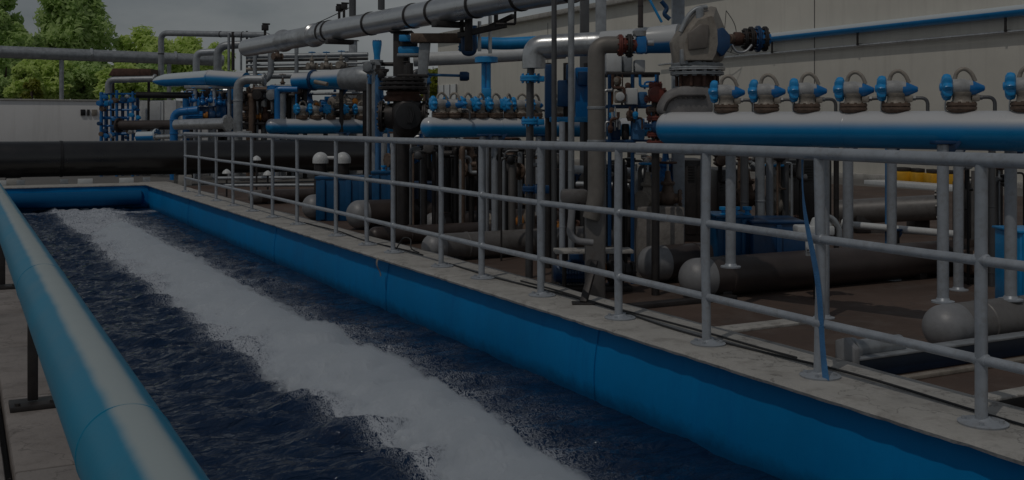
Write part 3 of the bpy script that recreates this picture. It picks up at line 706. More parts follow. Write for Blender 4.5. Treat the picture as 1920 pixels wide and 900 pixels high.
# instrument on top of the manifolds, built once at the origin along +x
def transmitter(m_base, m_neck, m_cap, m_white):
    root = T('flow_transmitter', 'x', 'transmitter', (0, 0, 0), 'transmitters on the manifolds')
    g = G(); g.lathe((0, 0, -.012), (0, 0, 1), [(0, .070), (.018, .088), (.022, .096), (.038, .096), (.040, .085), (.044, .085), (.046, .096), (.062, .096), (.066, .08)], 22)
    for k in range(10):
        a = k * .628; g.lathe((.082 * math.cos(a), .082 * math.sin(a), .004), (0, 0, 1), [(0, .010), (.056, .010)], 6)
    PT('flange', g, m_base, root)
    g = G(); g.lathe((0, 0, .05), (0, 0, 1), [(0, .074), (.012, .066), (.02, .060), (.05, .058), (.062, .066), (.075, .066)], 18)
    g.box((.085, 0, .085), (.05, .05, .045), bev=.008); PT('neck', g, m_neck, root)
    g = G(); g.lathe((-.065, 0, .158), (1, 0, 0), [(0, .050), (.01, .056), (.08, .056), (.09, .050), (.13, .046)], 22); PT('housing', g, m_white, root)
    g = G(); rings = []
    for a, r in ((-.062, .060), (-.07, .074), (-.092, .080), (-.112, .076), (-.124, .060), (-.128, .035)):
        rings.append([(a, r * (1 + .13 * math.cos(8 * q)) * math.cos(q), .158 + r * (1 + .13 * math.cos(8 * q)) * math.sin(q)) for q in [2*math.pi*j/48 for j in range(48)]])
    g.ring_strip(rings); g.lathe((-.124, 0, .158), (-1, 0, 0), [(0, .03), (.012, .026), (.016, .01)], 12); PT('cover', g, m_cap, root)
    g = G(); g.lathe((.045, 0, .15), (1, 0, 0), [(0, .050), (.03, .048), (.06, .034), (.085, .022), (.092, .02), (.098, .012)], 18); PT('terminal_cone', g, M_BLUE, root)
    g = G(); g.tube([(-.045, 0, .205), (-.03, 0, .262), (.015, 0, .285), (.06, 0, .255), (.085, 0, .195)], .014, 10, bend=.035); PT('hose', g, M_BEIGE, root)
    g = G(); g.tube([(.10, 0, .088), (.205, 0, .092), (.205, 0, -.03)], .0125, 10, bend=.07, seg=9); g.lathe((.098, 0, .088), (1, 0, 0), [(0, .018), (.03, .018)], 6); PT('conduit', g, M_CONDUIT, root)
    g = G(); g.tube([(-.088, .02, .10), (-.10, .02, .05), (-.10, .02, .0), (-.07, .02, -.01)], .005, 6, bend=.02); PT('wire', g, M_STEEL, root)
    return root
tx = transmitter(M_BROWNC, M_BEIGE, M_CYAN, mat('grey_white_casting', (.42, .42, .42), .5, 0, var=.25, scale=14, bump=.1, dirt=(.2, .17, .15)))
first = True
def ordn(i): return ['first', 'second', 'third', 'fourth', 'fifth', 'sixth', 'seventh', 'eighth', 'ninth', 'tenth', 'eleventh'][i]
for i, px in enumerate([1362, 1437, 1513, 1600, 1680, 1803, 1925]):
    p = on_line(mra, mrt, px); p.z = mra.z + (p - mra).dot(mrt) * mrt.z + mrr
    lab = 'blue capped transmitter on the right manifold, %s' % ['nearest the big beige valve', 'second from the big beige valve', 'third from the big beige valve', 'standing just left of the pipe joint line', 'standing just right of the pipe joint line', 'the last complete one towards the right edge', 'cut off by the right edge'][i]
    rz = math.atan2(mrt.y, mrt.x) + random.uniform(-.16, .16) + .42
    if first: tx.location = p; tx.rotation_euler = (0, 0, rz); tx.scale = (.93,) * 3; tx['label'] = lab; first = False
    else: dup(tx, p, rz, lab, sc=.93)
for i, px in enumerate([826, 850, 876, 900, 928, 953, 977, 1003, 1046]):
    p = on_line(m2a, m2t, px); p.z = m2a.z + m2r
    dup(tx, p, random.uniform(-.9, .9), 'small blue and brown transmitter on the middle manifold, %s from its left end' % ordn(i), sc=.92)
for i, px in enumerate([566, 592, 618, 648, 676]):
    p = on_line(m3a, m3t, px); p.z = m3a.z + m3r
    dup(tx, p, random.uniform(-1.2, 1.2), 'small blue and beige transmitter on the left manifold, %s from its left end' % ordn(i), sc=1.6)
# manifold columns
def column(label, px, ytop, D, w_px, m=None, base=None, cap=True, name='pipe_support', y_bot=None):
    p = ground_at(px, D); zt = EYE + (237 - ytop) / F * D * DS; r = pxm(w_px, D) / 2
    zb = base if base is not None else FLOOR + .004
    root = T(name, label, 'support', (p.x, p.y, zb), 'round columns carrying the manifolds')
    g = G(); g.cyl((p.x, p.y, zb), (p.x, p.y, zt), r, 16); PT('column', g, m or M_RAIL, root)
    g = G(); g.lathe((p.x, p.y, zb - .002), (0, 0, 1), [(0, r * 2.0), (.01, r * 2.0), (.014, r * 1.3), (.03, r * 1.02)], 18); PT('base_plate', g, m or M_RAIL, root)
    if cap:
        g = G(); g.box((p.x, p.y, zt + .01), (r * 3.6, r * 3, .022), rz=-YAW, bev=.004)
        c = Vector((p.x, p.y, zt)); pbev(g, [c + RV * r * .9 + DV * -.01, c + RV * r * 3.6 + UP * .03 + DV * -.01, c + RV * r * .9 - UP * r * 3 + DV * -.01], DV * .02, .002)
        PT('saddle', g, M_NAVY, root)
    return root
tb_top = zb + rb - .01; ta_top = za + ra - .012
for i, (px, yt, D, w, base, lab) in enumerate([
    (1370, 262, 7.75, 19, tb_top, 'round column rising from the long brown-grey tank under the right manifold'),
    (1322, 256, 8.1, 17, None, 'round column just left of the blue ribbed box, under the right manifold'),
    (1545, 262, 7.35, 20, None, 'round column under the right manifold behind the strapped railing post'),
    (1768, 270, 6.42, 21, ta_top, 'round column standing on the grey tank with the pale round end'),
    (1895, 272, 6.5, 22, ta_top, 'thick round column on the grey tank at the right edge'),
    (1590, 262, 9.6, 19, None, 'round column left of the gap showing the yellow units'),
    (1672, 262, 9.2, 18, None, 'round column in the gap in front of the yellow units'),
    (1797, 262, 8.6, 18, None, 'round column right of the yellow units, behind the railing'),
    (1443, 262, 9.8, 14, None, 'thin column behind the blue ribbed box'),
    (905, 255, 11.0, 12, None, 'slim column under the middle manifold, left one of a pair'),
    (928, 255, 11.1, 14, None, 'slim column under the middle manifold, right one of a pair'),
    (1010, 255, 11.6, 12, None, 'column under the right part of the middle manifold'),
    (640, 250, 26.4, 10, None, 'thin column under the left manifold near its middle'),
    (520, 250, 26.4, 10, None, 'thin column under the rounded end of the left manifold'),
    (700, 250, 26.9, 12, None, 'thin column under the left manifold beside the dark gate valve')]):
    column(lab, px, yt, D, w, base=base)
# ------------------------------------------------------------ equipment helpers
def pipe(label, pts, d_px, m, bend=.12, n=18, ends=None, rings=(), group=None, name='pipe', cat='pipe', ringm=None, fl=1.55):
    P3 = [at(*p) for p in pts]; r = pxm(d_px, pts[0][2]) / 2
    g = G(); g.tube(P3, r, n, bend=bend)
    if not ends and not rings: return ONE(name, g, m, label, cat, group)
    lo = min(P3, key=lambda p: p.z); root = T(name, label, cat, tuple(lo), group)
    PT('pipe_body', g, m, root)
    for e in (ends or ()):
        c, d = (P3[0], P3[1] - P3[0]) if e == 0 else (P3[-1], P3[-2] - P3[-1])
        g = G(); g.flange(c + d.normalized() * r * .2, d, r * fl, r * .45); PT('flange', g, ringm or m, root)
    for i, t in rings:
        c = P3[i].lerp(P3[i+1], t); d = P3[i+1] - P3[i]
        g = G(); g.lathe(c, d, [(0, r), (r * .06, r * 1.1), (r * .3, r * 1.1), (r * .36, r)], 26); PT('band', g, ringm or m, root)
    return root
def to_floor(px, D): return (px, 237 + (EYE - FLOOR) / (D * DS) * F, D)
def hbox(g, x0, y0, x1, y1, D, depth, bev=.01):
    """box seen as the rectangle x0..x1, y0..y1 on its front face at distance D, facing the basin end of the yard"""
    a = at(x0, y0, D); b = at(x1, y1, D)
    c = (a + b) / 2 + DV * depth / 2
    return g.box(c, (pxm(x1 - x0, D), depth, abs(a.z - b.z)), rz=-YAW, bev=bev)
def dn(y, D): return 237 + (EYE - FLOOR - .004) / (D * DS) * F
# handwheel valve built at the origin: bore along x, stem up
def gate_valve(m_body, m_wheel, sc=1.0):
    root = T('gate_valve', 'x', 'valve', (0, 0, 0), None)
    g = G(); g.lathe((-.13, 0, 0), (1, 0, 0), [(0, .055), (.05, .058), (.08, .085), (.13, .095), (.18, .085), (.21, .058), (.26, .055)], 18)
    g.lathe((0, 0, .04), (0, 0, 1), [(0, .075), (.08, .06), (.10, .055), (.14, .05)], 16); PT('body', g, m_body, root)
    for sx in (-1, 1):
        g = G(); g.flange((sx * .135, 0, 0), (1, 0, 0), .105, .028); PT('flange', g, m_body, root)
    g = G(); g.flange((0, 0, .17), (0, 0, 1), .08, .03, 6); g.lathe((0, 0, .18), (0, 0, 1), [(0, .05), (.06, .035), (.12, .03), (.13, .02)], 12); PT('bonnet', g, m_body, root)
    g = G(); g.cyl((0, 0, .28), (0, 0, .43), .013, 8); PT('stem', g, M_STEEL, root)
    g = G(); ring = [(.095 * math.cos(a), .095 * math.sin(a), .40) for a in [2*math.pi*k/20 for k in range(21)]]; g.tube(ring, .012, 8)
    for k in range(4): g.cyl((0, 0, .40), (.095 * math.cos(k*1.5708), .095 * math.sin(k*1.5708), .40), .009, 6)
    PT('handwheel', g, m_wheel, root)
    return root
class Proto:
    def __init__(s, root): s.root = root; s.used = False
    def put(s, loc, rz, label, group=None, sc=1.0):
        if not s.used:
            s.used = True; r = s.root; r.location = loc; r.rotation_euler = (0, 0, rz); r.scale = (sc,)*3; r['label'] = label
            if group: r['group'] = group
            return r
        return dup(s.root, loc, rz, label, group, sc)
V_BLUE = Proto(gate_valve(M_BLUE, M_CYAN)); V_BROWN = Proto(gate_valve(M_BROWNC, M_IRON)); V_BEIGE = Proto(gate_valve(M_BEIGE, M_CYAN))
def motor_pump(m_motor, m_pump):
    root = T('pump', 'x', 'pump', (0, 0, 0), None)
    g = G(); g.box((0, 0, .03), (.75, .26, .06), bev=.008); PT('base', g, M_DARK, root)
    g = G(); rings = []
    for k in range(25):
        x = -.34 + .34 * k / 24; r = .115 if k % 2 else .105
        rings.append([(x, r * math.cos(q) * (1 + .05 * math.cos(14*q)), .19 + r * math.sin(q) * (1 + .05 * math.cos(14*q))) for q in [2*math.pi*j/42 for j in range(42)]])
    g.ring_strip(rings); g.lathe((-.40, 0, .19), (1, 0, 0), [(0, .07), (.02, .10), (.07, .11)], 20); PT('motor', g, m_motor, root)
    g = G(); g.box((-.17, 0, .33), (.13, .12, .08), bev=.01); PT('terminal_box', g, m_motor, root)
    g = G(); g.lathe((.0, 0, .19), (1, 0, 0), [(0, .06), (.06, .06), (.08, .10), (.12, .10), (.13, .07)], 18); PT('coupling', g, M_ORANGE, root)
    g = G(); g.lathe((.14, 0, .19), (1, 0, 0), [(0, .08), (.03, .13), (.12, .14), (.16, .12), (.18, .075), (.26, .07)], 24); g.lathe((.22, 0, .22), (0, 0, 1), [(0, .07), (.2, .055)], 16)
    g.flange((.22, 0, .42), (0, 0, 1), .09, .025); g.flange((.40, 0, .19), (1, 0, 0), .10, .03); PT('volute', g, m_pump, root)
    return root
P_BLUE = Proto(motor_pump(M_BLUE, M_NAVY)); P_BROWN = Proto(motor_pump(M_BROWNC, M_IRON)); P_BEIGE = Proto(motor_pump(M_BEIGE, M_BEIGE))

# ------------------------------------------------------------ overhead silver pipe
A0, A1 = Vector((4.30, 19.4, 2.62)), Vector((5.62, 7.2, 2.62))
ov = T('overhead_pipe', 'large banded silver pipe high above the pipework, rising out of the top of the picture', 'pipe', tuple(A0))
t_ = (A1 - A0).normalized(); l_ = (A1 - A0).length
g = G(); g.cyl(A0 + t_ * 4.4, A1, .152, 36); PT('pipe_body', g, M_CLAD, ov)
g = G(); g.lathe(A0 + Vector((0, 0, -.03)), t_, [(1.0, .05), (1.06, .15), (2.6, .15), (2.7, .13)], 28); PT('insulated_section', g, M_CLAD, ov)
g = G(); g.lathe(A0 + t_ * 2.7 + Vector((0, 0, -.02)), t_, [(0, .13), (.04, .18), (.10, .18), (.14, .15), (1.2, .15), (1.25, .18), (1.33, .18), (1.36, .15), (1.7, .15)], 28); PT('expansion_joint', g, M_STEEL, ov)
for s in (4.35, 4.55, 5.9, 7.1, 7.65, 8.6, 9.5, 10.4):
    g = G(); g.lathe(A0 + t_ * s, t_, [(0, .152), (.004, .163), (.042, .163), (.046, .152)], 34); PT('band', g, M_DARK, ov)
for s in (4.9, 8.0):
    g = G(); c = A0 + t_ * s; g.box(c - UP * .18, (.38, .2, .06), rz=-.1, bev=.006); PT('saddle', g, M_DARK, ov)
def square_col(label, x0, x1, ytop, D, m, ybot=None, name='steel_column', cat='column', depth=None):
    g = G(); hbox(g, x0, ytop, x1, ybot if ybot else dn(0, D), D, depth or pxm(x1 - x0, D), .006)
    root_p = ground_at((x0 + x1) / 2, D); root = T(name, label, cat, tuple(root_p))
    PT('shaft', g, m, root)
    w = pxm(x1 - x0, D); 
    if not ybot:
        g = G(); g.box(root_p + DV * w / 2 + UP * .012, (w * 2, w * 2, .02), rz=-YAW, bev=.003); PT('base_plate', g, m, root)
    g = G(); tp = at((x0 + x1) / 2, ytop, D) + DV * w / 2; g.box(tp + UP * .008, (w * 1.5, w * 1.6, .014), rz=-YAW, bev=.003); PT('cap_plate', g, m, root)
    return root
square_col('grey square steel column under the left end of the banded silver pipe', 654, 668, 76, 29.5, M_GALV)
square_col('wide dark steel column carrying the brown beam left of the tapered leg', 737, 766, 60, 13.6, M_DARK)
square_col('short dark steel post between the dark column and the tapered leg', 757, 766, 117, 13.2, M_DARK, 190)
pipe('dark vertical pipe rising over the silver pipe on the left of a loop', [(661, 40, 14.8), (661, -30, 14.8), (715, -30, 14.8), (715, 18, 14.8)], 13, M_CONDUIT, bend=.12, name='vent_loop', cat='pipe')
# brown cross beam with the tapered leg
bm_ = T('cross_beam', 'brown steel cross beam under the silver pipe with a broad tapered leg', 'beam', tuple(at(790, 190, 13)))
g = G(); hbox(g, 770, 62, 878, 79, 13, .2); PT('beam', g, M_BROWNC, bm_)
g = G(); pbev(g, [at(786, 80, 13.05), at(806, 80, 13.05), at(797, 172, 13.05), at(781, 172, 13.05)], DV * .14, .006); PT('leg', g, M_GALV, bm_)
g = G(); hbox(g, 776, 168, 802, 176, 13, .2); PT('foot', g, M_DARK, bm_)
g = G(); g.bar(at(860, 66, 12.6), at(948, 46, 12.0), .05, .07); g.bar(at(905, 57, 12.3), at(962, 30, 11.9), .05, .05); g.bar(at(866, 60, 12.5), at(866, 30, 12.5), .04, .04); g.bar(at(930, 50, 12.1), at(930, 22, 12.1), .04, .04)
PT('outrigger', g, M_DARK, bm_)
g = G(); hbox(g, 871, 24, 886, 95, 12.4, .07); PT('hanger', g, M_DARK, bm_)
pipe('thin dark pipe frame hanging at the top beside the silver pipe', [(966, -10, 11.5), (966, 45, 11.5), (930, 45, 11.5)], 5, M_DARK, bend=.02, name='hanger_pipe')
pipe('thin grey vertical pipe crossing the blue pipe, left one', [(899, 40, 12.6), (899, 96, 12.6)], 7, M_STEEL)
pipe('thin grey vertical pipe crossing the blue pipe, right one', [(919, 30, 12.6), (919, 100, 12.6)], 7, M_STEEL)
# blue pipe, loop, T support and cream duct
pipe('blue horizontal pipe behind the silver elbow, above the cream duct', [(862, 79, 13.3), (948, 82, 13.3), (1060, 76, 13.3)], 23, M_CYAN, bend=.1, ends=(0,), rings=((0, .6),))
pipe('blue U shaped pipe loop hanging under the silver pipe', [(869, 58, 12.8), (869, 100, 12.8), (889, 100, 12.8), (889, 48, 12.8)], 11, M_NAVY, bend=.09)
pipe('cream duct running under the blue pipe towards the silver elbow', [(776, 112, 14.3), (870, 108, 14.3), (1060, 97, 14.3)], 26, M_WHITE, bend=.1)
tb = T('blue_stand', 'bright blue T shaped pipe stand in front of the beige wall', 'support', tuple(at(912, 208, 12.2)))
g = G(); g.lathe(at(912, 106, 12.2), (0, 0, -1), [(0, .10), (.01, .135), (.07, .135), (.08, .06)], 22); PT('cap', g, M_CYAN, tb)
g = G(); 
for dx in (-5, 4): g.cyl(at(912 + dx, 108, 12.2), at(912 + dx, 190, 12.2), .028, 12)
PT('stem', g, M_CYAN, tb)
g = G(); hbox(g, 904, 165, 921, 183, 12.15, .1); hbox(g, 900, 183, 925, 207, 12.15, .1); PT('foot', g, M_CYAN, tb)
column('slim column under the bright blue T shaped stand', 912, 206, 12.25, 10)
# arrow rod with dark blue disc
ar = T('valve_rod', 'thin blue rod ending in a dark blue disc in front of the white door', 'rod', tuple(at(838, 141, 13.2)))
g = G(); g.cyl(at(796, 140, 13.2), at(866, 142, 13.2), .018, 10); PT('rod', g, M_HOSE, ar)
g = G(); g.lathe(at(862, 143, 13.2), RV, [(0, .05), (.01, .06), (.09, .06), (.12, .045)], 18); PT('disc', g, M_NAVY, ar)
bq_ = T('blue_actuator', 'blue boxed actuator between the dark column and the tapered leg', 'actuator', tuple(at(768, 100, 13.4)))
g = G(); hbox(g, 748, 65, 769, 77, 13.35, .12); PT('upper_box', g, M_CYAN, bq_)
g = G(); hbox(g, 746, 87, 786, 100, 13.4, .14, .02); PT('lower_box', g, M_CYAN, bq_)
g = G(); hbox(g, 750, 77, 782, 87, 13.5, .1); PT('body', g, M_DARK, bq_)
g = G(); hbox(g, 744, 100, 790, 106, 13.3, .2); PT('bracket', g, M_GALV, bq_)
# teal riser
pipe('slim blue riser pipe standing left of the dark gate valve', [(707, 76, 26.9), (707, 226, 26.9)], 11, M_HOSE, ends=(0,), rings=((0, .25), (0, .6), (0, .8)))
g = G(); g.lathe(at(707, 78, 26.9), (0, 0, -1), [(0, .12), (.08, .12), (.35, .08), (.5, .08)], 16); ONE('funnel', g, M_CYAN, 'teal funnel on top of the slim blue riser pipe', 'funnel')

# ------------------------------------------------------------ dark gate valve between the two manifolds
gv = T('large_valve', 'large dark flanged gate valve with rusty bonnet between the left and middle manifolds', 'valve', tuple(at(755, 262, 12.6)))
c = at(756, 218, 12.7)
g = G(); g.lathe(c - RV * .22, RV, [(0, .14), (.1, .16), (.16, .25), (.24, .285), (.34, .27), (.42, .18), (.47, .14)], 28); PT('body', g, M_DARK, gv)
for s, rr in ((-.26, .19), (.26, .19)):
    g = G(); g.flange(c + RV * s, RV, rr, .05, 12); PT('flange', g, M_DARK, gv)
g = G(); g.lathe(c + RV * .1 - DV * .33, (DV * 1 + RV * -.3), [(0, .10), (.01, .155), (.05, .165), (.09, .155), (.14, .15)], 26)
for k in range(5): 
    cc = c + RV * (.06 + .018 * k) - DV * .335; g.tube([cc + UP * (.12 - .05 * (k % 2)), cc + UP * .02 + RV * .03, cc - UP * .08], .009, 6, bend=.03)
PT('cover', g, M_RUBBER, gv)
g = G(); g.lathe(c + UP * .18, UP, [(0, .22), (.05, .24), (.08, .2), (.11, .21), (.14, .17)], 22); PT('bonnet', g, M_IRON, gv)
g = G()
for k in range(3): g.flange(c + UP * (.34 + .05 * k), UP, .30 - .02 * k, .032, 14)
PT('flange_stack', g, M_DARK, gv)
g = G(); hbox(g, 720, 142, 744, 168, 12.6, .16, .03); PT('gear_box', g, M_GALV, gv)
g = G(); g.cyl(at(768, 118, 12.7), at(768, 172, 12.7), .045, 14); hbox(g, 745, 139, 802, 145, 12.6, .16); PT('stem', g, M_DARK, gv)
g = G(); g.cyl(at(756, 250, 12.7), (c.x, c.y, FLOOR + .01), .075, 18); g.flange((c.x, c.y, FLOOR + .02), UP, .19, .03); PT('pedestal', g, M_DARK, gv)

DS = 1.775
# ------------------------------------------------------------ swept blue and white pipe above the left manifold
sw = T('reducer_pipe', 'short blue pipe with a flared pale grey end above the left manifold', 'pipe', tuple(at(625, 170, 15)))
g = G(); a = at(553, 152, 15.2); d = at(700, 146, 14.6) - a; dl = d.length
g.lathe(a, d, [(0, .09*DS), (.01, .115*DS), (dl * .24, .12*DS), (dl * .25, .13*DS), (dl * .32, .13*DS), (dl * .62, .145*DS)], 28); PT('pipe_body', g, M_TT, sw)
g = G(); g.lathe(a + d.normalized() * dl * .62, d, [(0, .146*DS), (dl * .24, .175*DS), (dl * .30, .165*DS), (dl * .37, .13*DS), (dl * .38, .09*DS)], 28); PT('flare', g, M_GALV, sw)
g = G(); g.flange(a + d * .25, d, .15*DS, .05*DS); PT('flange', g, M_NAVY, sw)
g = G(); g.cyl(at(590, 153, 14.7), at(614, 158, 14.6), .03*DS, 10); PT('handle', g, M_BEIGE, sw)
for px, dd in ((572, 15.25), (640, 15.25), (684, 15.25)):
    column('slim post under the flared blue pipe, %s' % {572: 'at its blue end', 640: 'near its middle', 684: 'at its pale end'}[px], px, 168, dd, 8, m=M_DARK)
DS = 1.36
# slanting blue-white torpedo pipe at far left
tp = T('reducer_pipe', 'pointed blue and white pipe lying above the blue valve rack under the grey hoop', 'pipe', tuple(at(360, 160, 20)))
g = G(); a = at(288, 152, 20.5); d = at(392, 146, 20.0) - a; dl = d.length
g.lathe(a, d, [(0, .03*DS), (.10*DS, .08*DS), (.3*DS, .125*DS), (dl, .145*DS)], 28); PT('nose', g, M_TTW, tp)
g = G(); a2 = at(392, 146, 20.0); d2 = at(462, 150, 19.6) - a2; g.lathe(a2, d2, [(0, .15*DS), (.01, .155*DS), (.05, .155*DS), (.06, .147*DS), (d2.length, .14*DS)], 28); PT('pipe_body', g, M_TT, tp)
g = G(); hbox(g, 345, 160, 432, 166, 19.9, .35, .008); PT('shelf', g, M_GALV, tp)
for px in (366, 402, 430):
    g = G(); g.cyl(at(px, 164, 19.95), at(*to_floor(px, 19.95)), .05, 12); PT('post', g, M_RAIL, tp)

# ------------------------------------------------------------ grey hoop pipes at the left
GH = M_CONDUIT
pipe('tall grey pipe hoop standing over the pointed blue pipe', [(302, 142, 21.5), (302, 62, 21.5), (508, 66, 20.6), (508, 143, 20.6), (488, 157, 20.6)], 11, M_GALV, bend=.22, rings=((1, .55), (1, .75), (0, .5)), ringm=M_DARK)
pipe('thick grey pipe bending down in front of the blue pumps', [(497, 149, 19.0), (446, 149, 19.0), to_floor(446, 19.0)], 17, M_GALV, bend=.28, ends=(0,), rings=((1, .2), (1, .6)))
pipe('grey pipe bend standing left of the thin vent pipes', [(480, 82, 21.8), (408, 86, 21.8), (408, 135, 21.8)], 15, M_GALV, bend=.3, ends=(1,))
pipe('smaller grey pipe bend ending the long overhead pipe', [(412, 97, 24), (368, 99, 24), (368, 142, 24)], 13, M_RAIL, bend=.22, ends=(1,))
for i, (px, yt, yb, w) in enumerate(((429, 62, 132, 5), (437, 60, 132, 6), (452, 62, 132, 4), (463, 58, 140, 4), (471, 70, 132, 4))):
    pipe('thin vent pipe clipped to the top bar of the grey hoop, %s from the left' % ordn(i), [(px, yt, 20.85), (px, yb, 20.85)], w, M_DARK if i % 2 else M_GALV, name='vent_pipe', group='thin vent pipes at the grey hoop')
DS = 1.52
# pipe rack behind
pk = T('pipe_rack', 'grey rack of thin horizontal pipes between the hoop and the silver pipe', 'pipe rack', tuple(ground_at(560, 18.4)))
for px in (478, 556, 650):
    g = G(); g.cyl(at(px, 66 if px == 556 else 96, 18.4), at(*to_floor(px, 18.4)), .055, 10); PT('upright', g, M_GALV, pk)
for i, (yy, w, m) in enumerate(((104, 9, M_GALV), (112, 6, M_TANKG), (120, 5, M_GALV), (128, 7, M_BEIGE), (141, 12, M_GALV), (166, 6, M_DARK), (176, 5, M_GALV))):
    g = G(); g.cyl(at(462, yy + 2, 18.5 + .1 * (i % 2)), at(690, yy - 2, 18.3 + .1 * (i % 2)), pxm(w, 18.4) / 2, 12); PT('pipe', g, m, pk)
g = G(); g.box(at(560, 175, 18.6), (3.3, .5, .05), bev=.01); PT('tray', g, M_DARK, pk)
for i, (px, yy, k) in enumerate(((490, 160, 0), (530, 160, 1), (585, 118, 2), (612, 118, 0), (640, 116, 2), (520, 100, 1), (668, 150, 1))):
    [V_BEIGE, V_BROWN, V_BEIGE][k].put(at(px, yy + 6, 18.0), random.uniform(-.6, .6), 'small %s handwheel valve on the grey pipe rack, %s' % (['beige', 'rusty', 'beige'][k], ['at the lower left', 'below the tall upright', 'right of the tall upright', 'left of the top right one', 'at the top right', 'at the top left', 'at the lower right end'][i]), 'valves on the grey pipe rack', .9)

DS = 1.12
# ------------------------------------------------------------ left: canopy panel, pipes, blue valve rack
cp = T('canopy', 'dark rusty sheet canopy above the blue valve rack', 'canopy', tuple(at(245, 142, 25)))
g = G(); pbev(g, [at(203, 142, 25.5), at(211, 128, 25.5), at(283, 129, 25.5), at(283, 142, 25.5)], DV * .6, .01); PT('sheet', g, M_IRON, cp)
for px in (212, 279):
    g = G(); g.cyl(at(px, 141, 25.8), at(*to_floor(px, 25.8)), .04, 10); PT('post', g, M_DARK, cp)
pipe('grey pipe bend beneath the dark canopy', [(292, 148, 25.2), (203, 150, 25.2), (203, 175, 25.2)], 12, M_GALV, bend=.3, ends=(0,))
pipe('dark brown pipe running out of the blue valve rack', [(222, 235, 24.9), (330, 234, 24.4)], 18, M_BROWN, n=24, ends=(0,))
pipe('dark beam shaped pipe above the white cabinet', [(258, 178, 25.2), (368, 179, 24.6)], 12, M_BLACK, ends=(1,))
wc = T('cabinet', 'white two door cabinet behind the dark brown pipe', 'cabinet', tuple(ground_at(285, 26)))
g = G(); hbox(g, 262, 188, 306, dn(0, 25.8), 25.8, .4); PT('body', g, M_WHITE, wc)
g = G(); hbox(g, 265, 190, 301, 226, 25.78, .03, .004); PT('door', g, M_WHITE, wc)
g = G(); hbox(g, 308, 188, 330, dn(0, 25.8), 25.8, .4); PT('side_door', g, M_WHITE, wc)
rk = T('valve_rack', 'crowded rack of bright blue vertical pipes and valves at the left', 'pipe rack', tuple(ground_at(235, 26)))
rnd = random.Random(5)
for i, px in enumerate((190, 199, 210, 219, 230, 240, 249, 258)):
    g = G(); D = 25.2 + .35 * (i % 3); y0 = 171 + rnd.uniform(-2, 4)
    g.cyl(at(px, y0, D), at(*to_floor(px, D)), pxm(rnd.uniform(4, 7.5), D) / 2, 12)
    PT('riser', g, M_NAVY if i % 3 == 1 else M_BLUE, rk)
for i in range(6):
    g = G(); yy = 176 + i * 15; g.cyl(at(187, yy, 25.3), at(262 - (i % 2) * 20, yy, 25.3), pxm(4 + (i % 2) * 2, 25) / 2, 10); PT('header', g, M_BLUE, rk)
for i in range(34):
    px = rnd.uniform(188, 262); yy = rnd.uniform(176, 258); D = rnd.uniform(24.95, 25.3); c = at(px, yy, D); s = rnd.uniform(.8, 1.25)
    g = G(); g.lathe(c - UP * .06 * s, UP, [(0, .03 * s), (.01, .055 * s), (.04 * s, .06 * s), (.07 * s, .05 * s), (.1 * s, .03 * s)], 12)
    g.lathe(c - DV * .13 * s, DV, [(0, .02 * s), (.005, .058 * s), (.02 * s, .058 * s), (.03 * s, .02 * s), (.12 * s, .02 * s)], 14)
    PT('valve', g, [M_BLUE, M_BLUE, M_NAVY, M_CYAN, M_STEEL, M_BROWNC][i % 6], rk)
pipe('bright blue pipe bending down beside the white cabinet', [(372, 206, 23.6), (326, 211, 23.6), to_floor(326, 23.6)], 15, M_BLUE, bend=.2, rings=((1, .1), (1, .3), (0, .4)))
pipe('silver pipe lying right of the bright blue bend', [(330, 234, 23.2), (428, 231, 22.6)], 20, M_STEEL, n=24, ends=(1,))
pipe('blue and white pipe stub low in front of the blue valve rack', [(258, 256, 24.5), (295, 255, 24.4)], 18, M_TTW, n=24, ends=(1,))
pipe('thin silver pipe running low above the black pipe', [(292, 257, 24.2), (470, 250, 22.8)], 9, M_STEEL, ends=(0,))
DS = 1.33
# pump skid
sk = T('pump_skid', 'steel framed skid with blue boxes and pumps behind the thick grey bend', 'pump skid', tuple(ground_at(420, 20.6)))
g = G(); hbox(g, 352, 232, 500, 243, 20.5, .6); PT('deck', g, M_DARK, sk)
for px in (358, 424, 494):
    g = G(); hbox(g, px - 3, 243, px + 3, dn(0, 20.6), 20.6, .08); PT('leg', g, M_DARK, sk)
for i, (x0, y0, x1, y1, m) in enumerate(((366, 200, 398, 232, M_NAVY), (402, 186, 424, 232, M_BLUE), (428, 196, 442, 232, M_BLUE), (458, 182, 472, 232, M_NAVY), (478, 188, 494, 232, M_DARK))):
    g = G(); hbox(g, x0, y0, x1, y1, 20.55 + .03 * i, .35, .02); PT('box', g, m, sk)
for i, px in enumerate((364, 380, 396, 412, 452, 476)):
    V_BLUE.put(at(px, 188 + 5 * (i % 2), 20.4) , random.uniform(-.5, .5), 'blue handwheel valve on the steel framed pump skid, %s from the left' % ordn(i), 'blue valves on the pump skid', .8) if i < 4 else V_BROWN.put(at(px, 176, 20.4), .3, 'rusty handwheel valve at the right of the steel framed skid, %s' % ('nearer the thick bend' if i == 4 else 'farther right'), 'blue valves on the pump skid', .8)
for i, (px, yy, pr, lab) in enumerate(((380, 234, P_BLUE, 'blue motor pump on the steel framed skid'), (480, 236, P_BROWN, 'rusty motor pump at the right end of the steel framed skid'))):
    pr.put(at(px, yy - 2, 20.2), random.uniform(-.3, .3), lab, None, 1.05)
DS = 1.7
